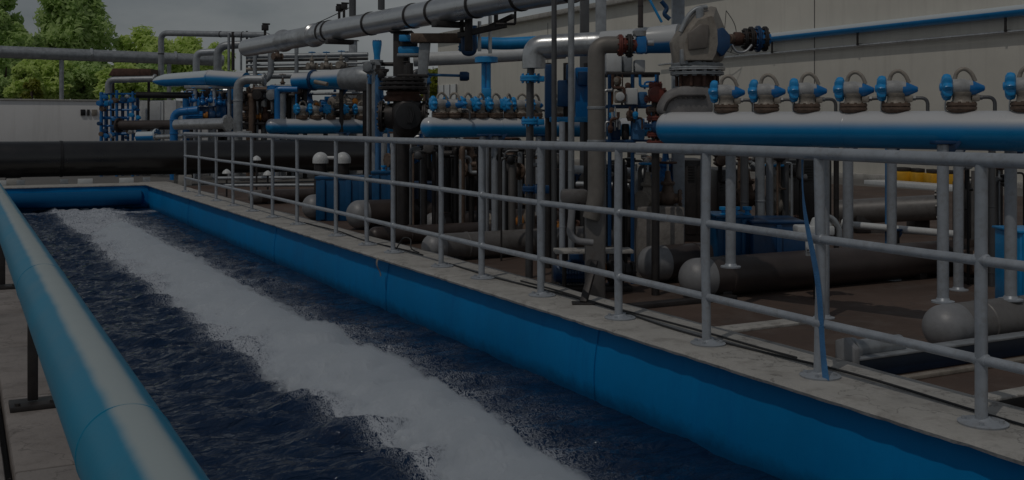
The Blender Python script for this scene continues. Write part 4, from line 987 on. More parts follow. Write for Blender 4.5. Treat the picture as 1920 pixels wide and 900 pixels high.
# casting row behind the left manifold
tab = T('bench', 'low dark steel bench carrying the castings behind the left manifold', 'bench', tuple(ground_at(605, 16.6)))
g = G(); hbox(g, 508, 214, 716, 220, 16.3, .7); PT('top', g, M_DARK, tab)
for px in (514, 610, 710):
    g = G(); hbox(g, px - 4, 220, px + 4, dn(0, 16.4), 16.4, .08); PT('leg', g, M_DARK, tab)
for i, (px, pr, sc, lab) in enumerate(((535, P_BROWN, .85, 'rusty brown pump on the dark bench, at its left end'), (600, P_BLUE, .8, 'blue finned pump on the dark bench, near its middle'), (655, P_BEIGE, .95, 'beige pump on the dark bench, right of the blue finned one'))):
    pr.put(at(px, 214, 16.5), rnd.uniform(-.4, .4) + (3.1 if i == 1 else 0), lab, None, sc * 1.6)
for i, px in enumerate((516, 570, 628, 690, 706)):
    [V_BEIGE, V_BROWN, V_BLUE, V_BEIGE, V_BLUE][i].put(at(px, 196, 16.7), rnd.uniform(-.8, .8), 'handwheel valve standing among the pumps on the dark bench, %s from the left' % ordn(i), 'valves on the dark bench', 1.3)
DS = 1.0
# masts and wires against the sky
for i, (px, y0, y1) in enumerate(((497, 44, 92), (636, 8, 46), (645, 5, 44))):
    g = G(); g.cyl(at(px, y0, 19), at(px, y1, 19), .025, 8); g.box(at(px, y0 + 8, 19), (.12, .06, .10), bev=.01); g.box(at(px + 2, y0 + 1, 19), (.14, .03, .03), bev=.005)
    ONE('mast', g, M_DARK, ['small mast with a lamp head standing alone above the grey hoop', 'left one of two small masts at the end of the silver pipe', 'right one of two small masts at the end of the silver pipe'][i], 'mast')
g = G(); pts = [at(480 + 180 * k / 12, 80 - 68 * k / 12 + 7 * math.sin(math.pi * k / 12), 18.8) for k in range(13)]; g.tube(pts, .008, 5)
ONE('wire', g, M_RUBBER, 'thin wire rising from the hoop to the two small masts', 'wire')

# ------------------------------------------------------------ under the manifolds: black masses added for shade, blue trough, domes
for i, (x0, y0, x1, D, m, lab) in enumerate(((700, 278, 756, 17.2, M_BLACK, 'added black shade mass behind the blue trough, left one'), (772, 268, 872, 15.6, M_BLACK, 'added black shade mass under the middle manifold, left of the slim column pair'), (884, 272, 984, 14.6, M_DARK, 'added dark shade mass behind the slim column pair'), (1000, 276, 1062, 13.8, M_BLACK, 'added black shade mass behind the silver elbow riser'), (1070, 330, 1250, 12.6, M_BLACK, 'added low black shade mass behind the grey standpipe and the concrete block'), (1262, 300, 1330, 12.2, M_DARK, 'added dark shade mass behind the big beige valve below the right manifold'), (1345, 318, 1395, 12.8, M_BLACK, 'added black shade mass behind the blue ribbed box'), (1470, 300, 1560, 12.4, M_BLACK, 'added black shade mass left of the beige gap in the yard'))):
    root = T('shade_mass', lab, 'housing', tuple(ground_at((x0 + x1) / 2, D)))  # dark louvred block added to stand for the shadow below the manifolds
    g = G(); hbox(g, x0, y0, x1, dn(0, D), D, .9, .02); PT('body', g, m, root)
    for k in range(3):
        xa = x0 + (x1 - x0) * (k + .08) / 3; xb = x0 + (x1 - x0) * (k + .92) / 3
        g = G(); hbox(g, xa, y0 + 8, xb, dn(0, D) - 14, D - .012, .03, .006)
        for q in range(6):
            yq = y0 + 12 + q * 5; g.bar(at(xa + 3, yq, D - .02), at(xb - 3, yq, D - .02), .02, .008, .001)
        PT('door', g, m, root)
    g = G(); g.tube([at(x0 + 6, y0 + 2, D - .06), at(x0 + 6, y0 - 12, D - .06), at(x1 - 8, y0 - 12, D - .06), at(x1 - 8, dn(0, D) - 5, D - .06)], .022, 8, bend=.06); PT('pipe', g, M_STEEL if i % 2 else M_CONDUIT, root)
for i, (px, yt, D, w, m) in enumerate(((720, 262, 14.9, 11, M_GALV), (760, 262, 14.5, 9, M_DARK), (846, 276, 13.4, 8, M_GALV), (870, 262, 13.0, 6, M_STEEL), (958, 262, 12.6, 7, M_DARK), (975, 275, 12.2, 9, M_GALV), (1180, 262, 10.8, 8, M_DARK), (1396, 262, 9.4, 15, M_CONDUIT), (1425, 262, 9.6, 18, M_GALV), (1568, 262, 9.9, 10, M_DARK), (1860, 262, 8.8, 13, M_CONDUIT), (1663, 262, 9.7, 7, M_HOSE))):
    pipe(('upright service pipe below the manifolds, %s from the left' % ordn(i) if i < 11 else 'slim blue upright service pipe beside the yellow units'), [(px, yt, D), to_floor(px, D)], w, m, rings=((0, .45), (0, .9)), group='upright service pipes below the manifolds', name='service_pipe')
for i, (px, D, pr, lab) in enumerate(((790, 14.2, P_BEIGE, 'pump with pale casing on the floor left of the slim column pair'), (860, 13.6, P_BROWN, 'rusty pump on the floor left of the slim column pair'), (960, 12.6, P_BEIGE, 'beige pump on the floor right of the slim column pair'), (1030, 11.6, P_BROWN, 'rusty pump on the floor behind the silver elbow riser'), (1450, 10.6, P_BROWN, 'rusty pump on the floor behind the blue ribbed box'), (1850, 9.2, P_BROWN, 'rusty pump on the floor behind the last railing post'))):
    pr.put(ground_at(px, D), rnd.uniform(-.5, .5), lab, None, 1.0)
for i, (px, yy, D, pr) in enumerate(((742, 300, 14.6, V_BROWN), (790, 292, 13.9, V_BLUE), (836, 300, 13.2, V_BEIGE), (884, 318, 12.8, V_BROWN), (958, 322, 12.0, V_BROWN), (1452, 385, 10.0, V_BEIGE), (1400, 372, 10.2, V_BROWN))):
    v = pr.put(at(px, yy, D), rnd.uniform(-.6, .6), 'handwheel valve on a stub below the manifold level, %s from the left' % ordn(i), 'valves below the manifolds', .95)
    p = at(px, yy, D); g = G(); g.cyl((p.x, p.y, FLOOR + .004), (p.x, p.y, p.z - .05), .035, 10); ONE('stub_pipe', g, M_DARK, 'short dark stub under a handwheel valve below the manifold level, %s from the left' % ordn(i), 'pipe', 'stubs under the low valves')
def trough(label, x0, y0, x1, D, depth, m, ribs, knobs=0):
    root = T('blue_box', label, 'container', tuple(ground_at((x0 + x1) / 2, D)))
    g = G(); hbox(g, x0, y0, x1, dn(0, D), D, depth, .012); PT('body', g, m, root)
    g = G(); hbox(g, x0 - 2, y0 - 3, x1 + 2, y0 + 2, D - .015, depth + .03, .006); PT('lid', g, m, root)
    for k in range(ribs):
        px = x0 + (x1 - x0) * (k + .5) / ribs; w = (x1 - x0) * .03 + 2
        g = G(); hbox(g, px - w, y0 + 4, px + w, dn(0, D) - 2, D - .035, .05, .008); PT('rib', g, m, root)
    for k in range(knobs):
        px = x0 + (x1 - x0) * (k + .5) / knobs; c = at(px, y0 - 3, D + depth * .3)
        g = G(); g.lathe(c - UP * .01, UP, [(0, .035), (.03, .035), (.035, .02), (.06, .02), (.065, .04), (.09, .04)], 12); PT('fitting', g, M_CYAN, root)
    return root
trough('long blue ribbed trough behind the left tanks, left piece', 592, 334, 690, 14.9, .5, M_TROUGH, 4)
trough('taller blue box standing at the left end of the second blue trough', 697, 324, 742, 14.2, .4, M_TROUGH, 2, 1)
trough('long plain blue trough behind the left tanks, right piece', 745, 346, 838, 14.0, .5, M_NAVY, 1)
trough('large blue ribbed box beside the round columns under the right manifold', 1346, 408, 1412, 8.95, .5, M_TROUGH, 2, 3)
trough('long plain blue box right of the ribbed blue box', 1412, 418, 1512, 8.8, .55, M_NAVY, 1, 0)
trough('blue crate at the right edge behind the thick column', 1912, 436, 1990, 7.6, .4, M_CYAN, 3, 2)
dm = T('twin_filter', 'pair of white domed filters joined by a short bar in front of the black pipe', 'filter', tuple(ground_at(622, 16.9)))
for px in (601, 643):
    c = ground_at(px, 16.9); zt = EYE + (237 - 306) / F * 16.9
    g = G(); g.cyl((c.x, c.y, FLOOR + .004), (c.x, c.y, zt), .105, 20); PT('canister', g, M_DARK, dm)
    g = G(); g.lathe((c.x, c.y, zt), UP, [(0, .125), (.05, .127)] + [(.05 + .13 * math.sin(k * .196), .127 * math.cos(k * .196)) for k in range(1, 9)], 24); PT('dome', g, M_WHITE, dm)
g = G(); g.cyl(at(606, 296, 16.9), at(638, 296, 16.9), .03, 10); PT('bar', g, M_WHITE, dm)
for i, (px, yy, D) in enumerate(((481, 297, 19.2), (425, 322, 20), (502, 325, 19))):
    root = T('floor_lamp', 'small white shaded fixture by the black pipe behind the railing, %s' % ['uppermost one', 'lower left one', 'lower right one'][i], 'fixture', tuple(ground_at(px, D)))
    c = at(px, yy, D); g = G(); g.lathe(c - UP * .04, UP, [(0, .08), (.01, .085), (.05, .07), (.08, .03), (.09, .01)], 16); PT('shade', g, M_WHITE, root)
    g = G(); g.cyl((c.x, c.y, FLOOR), c, .018, 8); PT('stand', g, M_DARK, root)
for i, (y0, x0, x1, D) in enumerate(((334, 405, 560, 19.6), (348, 420, 590, 19.0))):
    pipe('low pale pipe lying behind the railing near the black pipe, %s' % ['farther one', 'nearer one'][i], [(x0, y0, D), (x1, y0 - 1, D - .3)], 6, M_GALV)

# ------------------------------------------------------------ silver elbow, poles, blue frames (centre)
eb = T('elbow_pipe', 'big silver pipe elbow turning down with a blue and white run to the right', 'pipe', tuple(at(1000, 130, 9.3)))
g = G(); g.tube([at(1001, 128, 9.3), at(1001, 88, 9.3), at(1120, 82, 9.2), at(1130, 81, 9.2)], .103, 28, bend=.19, seg=12); PT('elbow', g, M_STEEL, eb)
g = G(); g.lathe(at(1128, 81, 9.2), at(1275, 72, 8.9) - at(1128, 81, 9.2), [(0, .10), (.01, .104), (.38, .11), (.40, .118), (.42, .112), (.70, .125)], 28); PT('pipe_run', g, pale_top('two_tone_silver', (.01, .20, .5), (.55, .56, .57), -.25, .12), eb)
g = G(); g.lathe(at(1038, 84.5, 9.3), RV, [(0, .103), (.003, .108), (.02, .108), (.023, .103)], 28); PT('weld_ring', g, M_STEEL, eb)
rs = T('riser_pipe', 'slim grey riser with bright blue flanges under the silver elbow', 'pipe', tuple(at(*to_floor(994, 9.3))))
g = G(); g.tube([at(996, 122, 9.3), at(994, 150, 9.3), at(*to_floor(992, 9.3))], .034, 16); PT('pipe_body', g, M_CONDUIT, rs)
for yy, w in ((147, .095), (228, .085), (354, .075)):
    g = G(); g.flange(at(995, yy, 9.3), UP, w, .05, 8); g.box(at(1008, yy + 1, 9.28), (.12, .07, .05), rz=-YAW, bev=.008); PT('flange', g, M_CYAN if yy < 300 else M_NAVY, rs)
g = G(); g.box(at(1016, 355, 9.25), (.13, .1, .07), rz=-YAW, bev=.01); PT('clamp', g, M_NAVY, rs)
for i, (px, yt, D, w, m, lab) in enumerate(((1039, -40, 8.9, 10, M_CONDUIT, 'tall thin dark grey pole left of the blue panel, reaching out of the top'), (1071, -40, 8.8, 12, M_GALV, 'tall grey pole in front of the blue panel, reaching out of the top'), (1018, 268, 8.9, 9, M_GALV, 'grey pole just right of the slim riser with blue flanges'), (1054, 228, 8.6, 11, M_RAIL, 'pale grey pole under the blue cross bar'))):
    pipe(lab, [(px, yt, D), to_floor(px, D)], w, m, name='pole', cat='pole', rings=((0, .62), (0, .97)))
for i, (x0, x1, D, lab) in enumerate(((1088, 1105, 11.5, 'grey square column cut by the top edge, above the silver elbow run'), (1118, 1137, 9.6, 'broad grey column cut by the top edge, above the grey standpipe bend'), (1262, 1284, 9.6, 'bluish grey column behind the big beige valve, cut by the top edge'))):
    square_col(lab, x0, x1, -45, D, [M_CONDUIT, M_GALV, M_RAIL][i])
bf = T('panel_stand', 'blue steel panel frame behind the two tall poles', 'frame', tuple(ground_at(1060, 9.9)))
for (x0, y0, x1, y1, m) in ((1022, 120, 1040, 222, M_NAVY), (1046, 150, 1066, 200, M_NAVY), (1079, 126, 1106, 224, M_BLUE)):
    g = G(); hbox(g, x0, y0, x1, y1, 9.8, .18, .012); PT('panel', g, m, bf)
for px in (1028, 1062, 1100):
    g = G(); g.cyl(at(px, 118, 9.95), at(*to_floor(px, 9.95)), .03, 10); PT('post', g, M_DARK, bf)
g = G(); hbox(g, 1031, 219, 1106, 229, 9.5, .14, .008); PT('cross_bar', g, M_CYAN, bf)
g = G(); hbox(g, 1062, 120, 1076, 150, 9.7, .1, .01); hbox(g, 1084, 134, 1102, 160, 9.72, .1, .01); PT('junction_box', g, M_NAVY, bf)
# hanging blue bracket and brown rod at top
hb = T('hanging_bracket', 'blue bent bracket hanging from the top edge beside a brown rod', 'bracket', tuple(at(1235, 20, 9.2)))
g = G(); g.bar(at(1190, -25, 9.2), at(1262, -6, 9.2), .05, .03); PT('arm', g, M_CYAN, hb)
g = G(); g.bar(at(1214, -8, 9.2), at(1241, 42, 9.2), .03, .02); PT('strut', g, M_CYAN, hb)
g = G(); g.tube([at(1240, 2, 9.2), at(1252, 16, 9.2), at(1244, 26, 9.2), at(1256, 36, 9.2)], .02, 8, bend=.04); PT('hook', g, M_NAVY, hb)
pipe('brown rod standing on the valve of the grey standpipe', [(1201, -40, 8.9), (1201, 52, 8.9)], 10, M_BROWN, name='rod', cat='rod', rings=((0, .55), (0, .96)), ringm=M_DARK)

# ------------------------------------------------------------ grey standpipe with its small valve
sp = T('standpipe', 'thick beige-grey standpipe bending over towards a small blue valve', 'pipe', tuple(at(1118, 470, 8.1)))
g = G(); g.tube([at(1162, 84, 8.1), at(1118, 84, 8.1), at(1118, 372, 8.1), at(1108, 410, 8.1)], .066, 28, bend=.16, seg=12)
PT('pipe_body', g, mat('beige_pipe', (.22, .20, .18), .5, .2, var=.2, scale=5, dirt=(.1, .09, .08)), sp)
g = G(); hbox(g, 1098, 386, 1136, dn(0, 8.05), 8.1, .14, .03); PT('sump', g, M_TANKG, sp)
g = G(); g.tube([at(1074, 382, 8.0), at(1068, 440, 8.0), at(1082, 452, 8.0), at(1112, 455, 8.0)], .026, 14, bend=.1); PT('drain_bend', g, M_CAPG, sp)
g = G(); hbox(g, 1052, 356, 1104, 382, 8.2, .16, .03); PT('side_box', g, M_TANKG, sp)
for yy in (205, 268):
    g = G(); g.lathe(at(1118, yy, 8.1), UP, [(0, .066), (.004, .071), (.02, .071), (.024, .066)], 28); PT('band', g, M_GALV, sp)
sv = T('small_valve', 'small blue valve with a red flange on the end of the grey standpipe bend', 'valve', tuple(at(1190, 105, 8.1)))
g = G(); g.flange(at(1163, 85, 8.1), RV, .085, .03); g.lathe(at(1163, 85, 8.1), RV, [(0, .06), (.05, .06), (.08, .045), (.14, .045)], 18); PT('red_flange', g, M_RED, sv)
g = G(); g.flange(at(1180, 86, 8.1), RV, .092, .035); PT('flange', g, M_DARK, sv)
g = G(); hbox(g, 1193, 66, 1214, 100, 8.05, .14, .025); PT('body', g, M_BLUE, sv)
g = G(); g.lathe(at(1199, 68, 8.1), UP, [(0, .05), (.04, .055), (.06, .03)], 16); g.cyl(at(1213, 80, 8.1), at(1226, 80, 8.1), .025, 10); PT('bonnet', g, M_STEEL, sv)

# ------------------------------------------------------------ instrument skid (centre right)
iskid = T('instrument_skid', 'blue framed skid crowded with gauges and white boxes beside the grey standpipe', 'instrument skid', tuple(ground_at(1195, 9.0)))
for px in (1143, 1186, 1232):
    for dd in (8.95, 9.35):
        g = G(); g.cyl(at(px, 140, dd), at(*to_floor(px, dd)), .017, 8); PT('upright', g, M_NAVY, iskid)
for yy in (135, 196, 262):
    g = G(); hbox(g, 1138, yy, 1238, yy + 6, 8.95, .42, .006); PT('shelf', g, M_DARK if yy < 150 else M_NAVY, iskid)
for i, (x0, y0, x1, y1, D, m) in enumerate(((1137, 99, 1166, 135, 8.95, M_WHITE), (1168, 104, 1186, 135, 9.0, M_GALV), (1190, 112, 1210, 135, 9.05, M_WHITE), (1173, 165, 1196, 196, 8.9, M_WHITE), (1144, 172, 1150, 196, 8.95, M_ORANGE), (1198, 172, 1214, 196, 9.0, M_HOSE), (1186, 222, 1209, 262, 8.92, M_HOSE), (1192, 266, 1214, 290, 8.9, M_WHITE), (1146, 226, 1164, 262, 9.0, M_NAVY), (1168, 232, 1180, 262, 9.0, M_DARK))):
    g = G(); hbox(g, x0, y0, x1, y1, D, .14, .012); PT('instrument_box', g, m, iskid)
g = G(); hbox(g, 1153, 170, 1173, 193, 8.88, .06, .012); PT('gauge_case', g, M_BEIGE, iskid)
g = G(); g.lathe(at(1163, 181, 8.86), DV, [(0, .03), (.004, .038), (.03, .038)], 20); PT('gauge_dial', g, M_WHITE, iskid)
rnd = random.Random(21)
for k in range(14):
    g = G(); x = rnd.uniform(1142, 1236); y = rnd.choice((140, 200, 210)); x2 = x + rnd.uniform(-26, 26); y2 = y + rnd.uniform(25, 60); D = rnd.uniform(8.82, 8.95)
    g.tube([at(x, y, D), at(x, (y + y2) / 2, D), at(x2, (y + y2) / 2, D), at(x2, y2, D)], rnd.choice((.006, .009, .013)), 7, bend=.025)
    PT('tubing', g, rnd.choice((M_STEEL, M_DARK, M_BLUE, M_IRON, M_STEEL)), iskid)
for k in range(12):
    x = rnd.uniform(1142, 1236); y = rnd.choice((150, 160, 206, 214, 240)); D = rnd.uniform(8.84, 8.95); c = at(x, y, D); s = rnd.uniform(.7, 1.3)
    g = G(); g.lathe(c, DV, [(-.03 * s, .01 * s), (-.025 * s, .028 * s), (0, .03 * s), (.02 * s, .016 * s), (.05 * s, .016 * s)], 12); g.lathe(c - UP * .05 * s, UP, [(0, .018 * s), (.03 * s, .03 * s), (.06 * s, .018 * s)], 10)
    PT('fitting', g, rnd.choice((M_STEEL, M_BROWNC, M_CYAN, M_WHITE, M_IRON, M_BEIGE)), iskid)
rv = T('valve_stack', 'stack of red oxide flanges and elbows at the left end of the right manifold', 'valve', tuple(at(*to_floor(1228, 8.35))))
for i, (yy, rr, m) in enumerate(((160, .055, M_RED), (172, .075, M_RED), (186, .075, M_RED), (206, .06, M_BROWNC), (222, .085, M_RED), (236, .085, M_NAVY), (252, .07, M_RED), (268, .085, M_RED), (280, .06, M_IRON))):
    g = G(); g.flange(at(1229 + 4 * math.sin(i * 2.1), yy, 8.35), UP, rr, .035); PT('flange', g, m, rv)
g = G(); g.cyl(at(1229, 155, 8.35), at(*to_floor(1229, 8.35)), .032, 14); PT('stem', g, M_DARK, rv)
g = G(); g.lathe(at(1222, 238, 8.3), RV, [(0, .03), (.02, .05), (.10, .05), (.12, .085), (.15, .085), (.16, .06)], 16); PT('side_branch', g, M_NAVY, rv)
g = G(); g.lathe(at(1231, 177, 8.27), DV, [(-.03, .02), (-.02, .06), (.02, .065), (.06, .04)], 18); PT('end_cover', g, M_RED, rv)

# ------------------------------------------------------------ big beige valve with its actuator
bv = T('large_actuator_valve', 'big beige faceted valve actuator on a dark flange stack over the right manifold', 'valve', tuple(at(1305, 210, 8.0)))
D = 7.95
body = [(1268, 74), (1286, 44), (1306, 17), (1339, 8), (1349, 10), (1367, 53), (1373, 82), (1361, 112), (1345, 121), (1276, 121)]
inner = [(1284, 80), (1293, 58), (1309, 38), (1333, 30), (1338, 32), (1345, 58), (1346, 82), (1342, 100), (1336, 112), (1286, 112)]
g = G(); rings = [[at(x, y, D) + DV * .36 for x, y in body], [at(x, y, D) + DV * .13 for x, y in body], [at(x, y, D - .06) for x, y in inner]]
g.ring_strip(rings); PT('actuator_body', g, M_BEIGE, bv)
g = G(); pbev(g, [at(1290, 62, D - .085), at(1312, 44, D - .085), at(1330, 46, D - .085), at(1327, 90, D - .085), at(1291, 94, D - .085)], DV * .05, .012); PT('face_plate', g, mat('dark_beige', (.19, .165, .145), .5, .1, var=.3), bv)
g = G(); pbev(g, [at(1342, 56, D - .06), at(1356, 50, D - .06), at(1370, 66, D - .06), at(1370, 88, D - .06), at(1356, 106, D - .06), at(1343, 96, D - .06)], DV * .16, .014); PT('blue_cover', g, M_NAVY, bv)
g = G(); g.tube([at(1276, 60, D + .05), at(1290, 30, D + .05), at(1305, 16, D + .05), at(1326, 13, D + .05)], .020, 10, bend=.1); g.lathe(at(1312, 36, D), UP, [(0, .03), (.08, .03), (.09, .015)], 12); PT('hose', g, M_GALV, bv)
for yy, rr, th in ((122, .20, .02), (129, .215, .03), (138, .205, .025)):
    g = G(); g.flange(at(1307, yy, D + .16), UP, rr, th, 14); PT('flange', g, M_GALV if yy != 129 else M_STEEL, bv)
for k in range(2):
    g = G(); hbox(g, 1276 + 26 * k, 92, 1290 + 26 * k, 121, D - .02, .05, .006); PT('yoke', g, M_GALV, bv)
g = G(); g.lathe(at(1307, 165, D + .16), UP, [(0, .14), (.03, .13), (.08, .13), (.11, .15)], 20)
for k in range(10):
    a = k * .628; c = at(1307, 162, D + .16) + Vector((math.cos(a), math.sin(a), 0)) * .155; g.cyl(c, c + UP * .12, .013, 8)
PT('neck', g, M_IRON, bv)
g = G(); pbev(g, [at(1240, 196, D), at(1254, 172, D), at(1276, 161, D), at(1330, 161, D), at(1338, 176, D), at(1338, 214, D), at(1240, 214, D)], DV * .3, .03); PT('bonnet', g, mat('grey_casting', (.27, .255, .25), .55, .1, var=.3, scale=8, bump=.15), bv)
g = G(); g.tube([at(1246, 208, D - .02), at(1252, 190, D - .02), at(1268, 180, D - .02), at(1322, 180, D - .02)], .012, 8, bend=.05)
for k in range(7):
    c = at(1262 + 10 * k, 182 - (0 if k else -4), D - .03); g.lathe(c, DV, [(0, .012), (.03, .012)], 6)
PT('bolted_rim', g, M_DARK, bv)
# motor valve on the right of it
mv = T('motor_valve', 'dark disc valve with a blue end, right of the beige actuator', 'valve', tuple(at(1403, 95, 8.3)))
c = at(1376, 73, 8.3)
g = G(); g.lathe(c, RV, [(0, .055), (.05, .055), (.07, .045), (.12, .06), (.20, .07)], 18); PT('neck', g, M_IRON, mv)
for k, rr in ((0, .085), (.045, .098), (.10, .105), (.155, .10)):
    g = G(); g.flange(at(1397, 73, 8.3) + RV * k, RV, rr, .028, 10); PT('disc', g, M_DARK if k != .10 else M_NAVY, mv)
g = G(); g.lathe(at(1416, 73, 8.3), RV, [(0, .07), (.07, .075), (.085, .05), (.12, .04)], 18); PT('end_cap', g, M_BLUE, mv)
g = G(); g.tube([at(1372, 84, 8.2), at(1380, 98, 8.2), at(1398, 98, 8.2), at(1410, 84, 8.2)], .010, 8, bend=.06); PT('hose', g, M_STEEL, mv)
g = G(); g.cyl(at(1366, 73, 8.25), c + RV * .01, .04, 12); PT('bracket', g, M_BROWNC, mv)

# ------------------------------------------------------------ low items behind the railing, right half
pipe('white horizontal pipe behind the grey standpipe, under the top rail', [(1060, 318, 10.4), (1145, 321, 10.3), (1245, 327, 10.1)], 17, M_WHITE, bend=.1, ends=(1,), rings=((0, .5),), fl=1.4)
for px in (1075, 1228): column('short post under the white horizontal pipe, %s' % ('left' if px < 1100 else 'right'), px, 330, 10.3, 9, m=M_DARK)
pipe('second horizontal pipe, darker, below the white one', [(1058, 345, 10.9), (1180, 348, 10.7)], 12, M_GALV)
bk = G(); hbox(bk, 1196, 388, 1284, dn(0, 9.2), 9.2, .55, .02); ONE('concrete_block', bk, M_BLOCK, 'stained grey concrete block behind the short grey tank', 'block')
for i, (px, yy, pr) in enumerate(((1215, 374, V_BEIGE), (1252, 372, V_BROWN))):
    pr.put(at(px, yy, 9.4), .4 - i, 'small %s handwheel valve on top of the stained concrete block' % ('beige' if i == 0 else 'rusty'), None, .8)
V_BLUE.put(at(1248, 340, 9.7), .3, 'dark blue handwheel valve above the stained concrete block, on the white pipe end', None, .9)
pp = Proto(motor_pump(M_NAVY, M_DARK)).put(ground_at(1112, 8.6), -.4, 'blue motor pump with an orange coupling on the floor under the plank', None, .82)
g = G(); g.box(at(1112, 470, 8.4), (.62, .2, .028), rz=-YAW + .06, bev=.005); root = T('plank', 'weathered plank shelf above the blue motor pump', 'plank', tuple(at(1112, 474, 8.4))); PT('board', g, M_CONC, root)
for px in (1052, 1170):
    g = G(); g.cyl(at(px + (6 if px < 1100 else -6), 470, 8.4), at(*to_floor(px + (6 if px < 1100 else -6), 8.4)), .018, 8); PT('leg', g, M_DARK, root)
st_ = T('strut', 'dark slanting steel strut on a foot plate at the edge of the concrete walkway', 'strut', (at(1092, 570, 7.25).x, at(1092, 570, 7.25).y, 0))
a = at(1094, 567, 7.25); g = G(); g.bar(a, at(1115, 490, 7.45), .05, .03, .003); PT('bar', g, M_DARK, st_)
g = G(); g.box((a.x, a.y, a.z - .004), (.16, .10, .012), rz=-YAW, bev=.002); PT('foot_plate', g, M_DARK, st_)
# white lid device and label plate
ld = T('white_meter', 'white hooded meter with a handle and a small label plate, right of the blue box', 'meter', tuple(ground_at(1535, 8.2)))
g = G(); hbox(g, 1496, 424, 1566, 442, 8.1, .16, .015); PT('tray', g, M_WHITE, ld)
g = G(); g.lathe(at(1540, 424, 8.18), UP, [(0, .085), (.02, .085), (.06, .07), (.075, .04), (.08, .01)], 22); PT('hood', g, M_WHITE, ld)
g = G(); g.tube([at(1538, 404, 8.12), at(1562, 408, 8.12), at(1574, 430, 8.12), at(1574, 446, 8.12)], .022, 10, bend=.1); PT('handle', g, M_GALV, ld)
g = G(); g.cyl(at(1535, 440, 8.18), at(*to_floor(1535, 8.18)), .04, 12); PT('stem', g, M_DARK, ld)
g = G(); hbox(g, 1511, 442, 1531, 480, 8.06, .02, .003); PT('label_plate', g, M_WHITE, ld)
g = G()
for k in range(4): 
    if k != 2: g.bar(at(1514 + 4 * k, 469, 8.05), at(1516 + 4 * k, 469, 8.05), .006, .012, .001)
g.bar(at(1514, 474, 8.05), at(1528, 474, 8.05), .005, .004, .001)
PT('label_marks', g, M_DARK, ld)
# things in the gap: dark pipe, white pipe, yellow units, kerb
pipe('large grey pipe lying in the gap below the yellow units', [(1575, 398, 13.4), (1770, 388, 12.9)], 46, M_TANKG, n=32, ends=(1,))
for px in (1620, 1730):
    g = G(); D = 13.2; hbox(g, px - 14, 404, px + 14, dn(0, D), D - .05, .3, .01); ONE('cradle', g, M_DARK, 'dark cradle under the large grey pipe in the gap, %s' % ('left' if px < 1700 else 'right'), 'cradle')
pipe('thin white pipe crossing the gap in front of the large grey pipe', [(1580, 420, 9.9), (1680, 429, 9.6), (1800, 440, 9.2)], 13, M_WHITE, bend=.1, ends=(0,))
for px, yy in ((1596, 424), (1678, 431), (1790, 441)):
    pass
column('short stand under the thin white pipe in the gap, left end', 1588, 424, 9.85, 9, m=M_DARK); column('short stand under the thin white pipe in the gap, middle', 1682, 433, 9.55, 9, m=M_DARK)
kb = G(); a = ground_at(1640, 24.5); b2 = ground_at(1830, 21.5); kb.bar(Vector((a.x, a.y, FLOOR + .05)), Vector((b2.x, b2.y, FLOOR + .05)), .6, .1, .01); ONE('kerb', kb, M_WHITE, 'pale concrete kerb in front of the yellow units', 'kerb')
for i, (x0, x1, D, y0) in enumerate(((1684, 1712, 24.6, 322), (1716, 1738, 24.2, 324), (1746, 1768, 23.6, 326), (1774, 1792, 23.2, 327))):
    root = T('yellow_unit', 'yellow machine unit with dark top along the beige wall, %s from the left' % ordn(i), 'machine', tuple(ground_at((x0 + x1) / 2, D)), 'yellow units along the wall')
    g = G(); hbox(g, x0, y0, x1, dn(0, D), D, .5, .03); PT('body', g, M_YELLOW, root)
    g = G(); hbox(g, x0 + 3, y0 - 8, x1 - 3, y0, D + .05, .4, .02); PT('top', g, M_DARK, root)
dc = T('control_cabinet', 'dark weathered control cabinet between the right columns', 'cabinet', tuple(ground_at(1850, 9.6)))
g = G(); hbox(g, 1828, 344, 1872, dn(0, 9.6), 9.6, .5, .012); PT('body', g, M_DARK, dc)
for y0, y1 in ((350, 400), (405, 455)):
    g = G(); hbox(g, 1832, y0, 1868, y1, 9.585, .03, .004); PT('door', g, M_BROWN, dc)
g = G(); hbox(g, 1852, 408, 1882, 450, 9.2, .2, .03); PT('side_box', g, M_CONDUIT, dc)
g = G(); g.cyl(at(1860, 428, 9.3), at(*to_floor(1860, 9.3)), .02, 8); PT('stand', g, M_DARK, dc)
# skid beams bottom right
sb = T('skid_frame', 'dark blue skid beam with a pale top edge and an upright grey end plate', 'frame', tuple(ground_at(1640, 5.5)))
o = ground_at(1606, 5.52); z0 = FLOOR + .004
g = G(); g.box((o.x + 1.2, o.y + .03, z0 + .055), (2.4, .05, .105), bev=.004); PT('beam', g, mat('dark_navy_paint', (.006, .02, .05), .45), sb)
g = G(); g.box((o.x + 1.2, o.y + .03, z0 + .117), (2.4, .09, .014), bev=.003); PT('top_flange', g, M_GALV, sb)
g = G(); pbev(g, [Vector((o.x - .035, o.y - .02, z0)), Vector((o.x - .035, o.y + .12, z0)), Vector((o.x - .035, o.y + .12, z0 + .20)), Vector((o.x - .035, o.y + .05, z0 + .225)), Vector((o.x - .035, o.y - .02, z0 + .18))], Vector((.04, 0, 0)), .008); PT('end_plate', g, M_CAPG, sb)
g = G(); g.lathe((o.x + .005, o.y + .08, z0 + .15), (1, 0, 0), [(0, .05), (.03, .05), (.035, .062), (.06, .062), (.065, .047), (.40, .047)], 18); PT('pipe', g, M_GALV, sb)
g = G(); g.box((o.x + 1.2, o.y - .10, z0 + .012), (2.4, .05, .022), bev=.003); PT('lower_rail', g, M_BEIGE, sb)
o2 = ground_at(1845, 4.83)
s2_ = T('skid_frame', 'black floor beam with a pale top at the lower right edge', 'frame', tuple(o2))
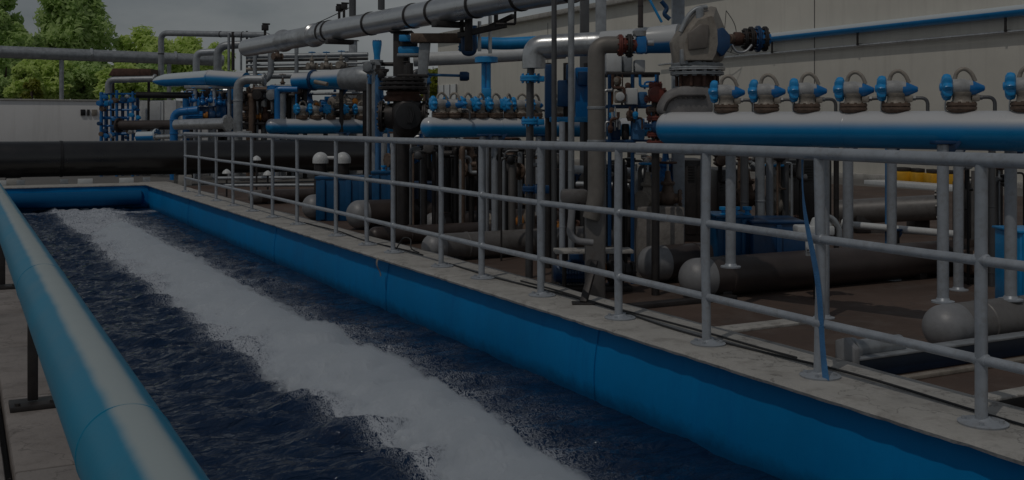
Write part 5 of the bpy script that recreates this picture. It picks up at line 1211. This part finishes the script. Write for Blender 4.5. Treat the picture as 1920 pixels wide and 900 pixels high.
g = G(); g.box((o2.x + .85, o2.y, z0 + .04), (1.7, .06, .08), bev=.004); PT('beam', g, M_BLACK, s2_)
g = G(); g.box((o2.x + .85, o2.y + .01, z0 + .087), (1.7, .1, .012), bev=.003); PT('top_flange', g, M_CONC, s2_)
# concrete plinth behind the long brown tank, dark floor curbs
pl = G(); p = ground_at(1560, 8.55); pl.box((p.x + .9, p.y + .3, FLOOR + .08), (3.2, .12, .18), bev=.012); ONE('plinth', pl, M_BLOCK, 'rust streaked low concrete plinth behind the long brown-grey tank', 'plinth')
pl = G(); p = ground_at(1290, 6.75); pl.box((p.x + .45, p.y, FLOOR + .012), (1.0, .16, .02), bev=.004); ONE('floor_slab', pl, M_CONC, 'pale flat slab strip on the floor behind the railing plates', 'slab')
pl = G(); p = ground_at(1130, 7.6); pl.box((p.x + .55, p.y, FLOOR + .02), (1.3, .10, .04), bev=.004); ONE('floor_beam', pl, M_DARK, 'dark floor beam in front of the blue motor pump', 'beam')

# small-bore pipework filling the gaps below and above the manifolds
def cluster(label, x0, x1, y0, y1, D0, D1, n, seed, mats):
    rn = random.Random(seed); root = T('pipe_cluster', label, 'pipework', tuple(ground_at((x0 + x1) / 2, (D0 + D1) / 2)))
    for k in range(n):
        D = rn.uniform(D0, D1); xa = rn.uniform(x0, x1); xb = min(x1, max(x0, xa + rn.uniform(-45, 45))); ya = rn.uniform(y0, y0 + (y1 - y0) * .4); yb = rn.uniform(ya + 8, y1)
        pts = [at(xa, ya, D), at(xb, ya, D), at(*to_floor(xb, D))] if k % 3 == 0 else ([at(*to_floor(xa, D)), at(xa, ya, D), at(xb, ya, D + .1), at(xb, yb, D + .1), at(xb + 12, yb, D + .1)] if k % 3 == 1 else [at(xa, ya, D), at(*to_floor(xa, D))])
        g = G(); g.tube(pts, rn.choice((.009, .012, .018, .026, .034)) * D / 9, 10, bend=.06); PT('pipe', g, rn.choice(mats), root)
        if k % 2 == 0:
            c = at(xb if k % 3 else xa, ya + 3, D); s = D / 9 * rn.uniform(.7, 1.2); g = G()
            g.lathe(c - UP * .05 * s, UP, [(0, .02 * s), (.02 * s, .05 * s), (.03 * s, .05 * s), (.04 * s, .035 * s), (.07 * s, .04 * s), (.08 * s, .055 * s), (.095 * s, .055 * s), (.1 * s, .02 * s)], 14)
            g.lathe(c - DV * .08 * s, DV, [(0, .02 * s), (.01, .04 * s), (.03 * s, .04 * s), (.04 * s, .015 * s), (.08 * s, .015 * s)], 12); PT('valve', g, rn.choice(mats), root)
DK = (M_DARK, M_CONDUIT, M_BLACK, M_GALV, M_BROWNC, M_TANKG)
cluster('dark small bore pipework below the middle manifold left of the slim columns', 770, 900, 272, 330, 12.2, 13.4, 18, 31, DK)
cluster('dark small bore pipework below the middle manifold right of the slim columns', 930, 1060, 272, 340, 10.4, 11.4, 18, 32, DK)
cluster('dark small bore pipework between the grey standpipe and the concrete block', 1130, 1260, 290, 380, 9.6, 10.4, 16, 33, DK)
cluster('dark small bore pipework behind the blue ribbed box', 1350, 1500, 280, 380, 9.6, 10.6, 18, 34, DK)
cluster('grey small bore pipework between the thick bend and the rusty bench pumps', 455, 560, 160, 215, 26.6, 27.4, 14, 35, (M_GALV, M_STEEL, M_BLUE, M_BROWNC, M_DARK))
cluster('blue and grey small bore pipework behind the pump skid', 350, 440, 168, 205, 28, 28.8, 14, 36, (M_NAVY, M_BLUE, M_STEEL, M_DARK))
cluster('mixed small bore pipework behind the dark gate valve', 690, 800, 120, 200, 15.5, 16.8, 14, 37, (M_DARK, M_GALV, M_HOSE, M_CONDUIT, M_BROWNC))
cluster('small bore pipework behind the last railing post at the right', 1800, 1920, 300, 420, 8.8, 9.6, 12, 38, DK)
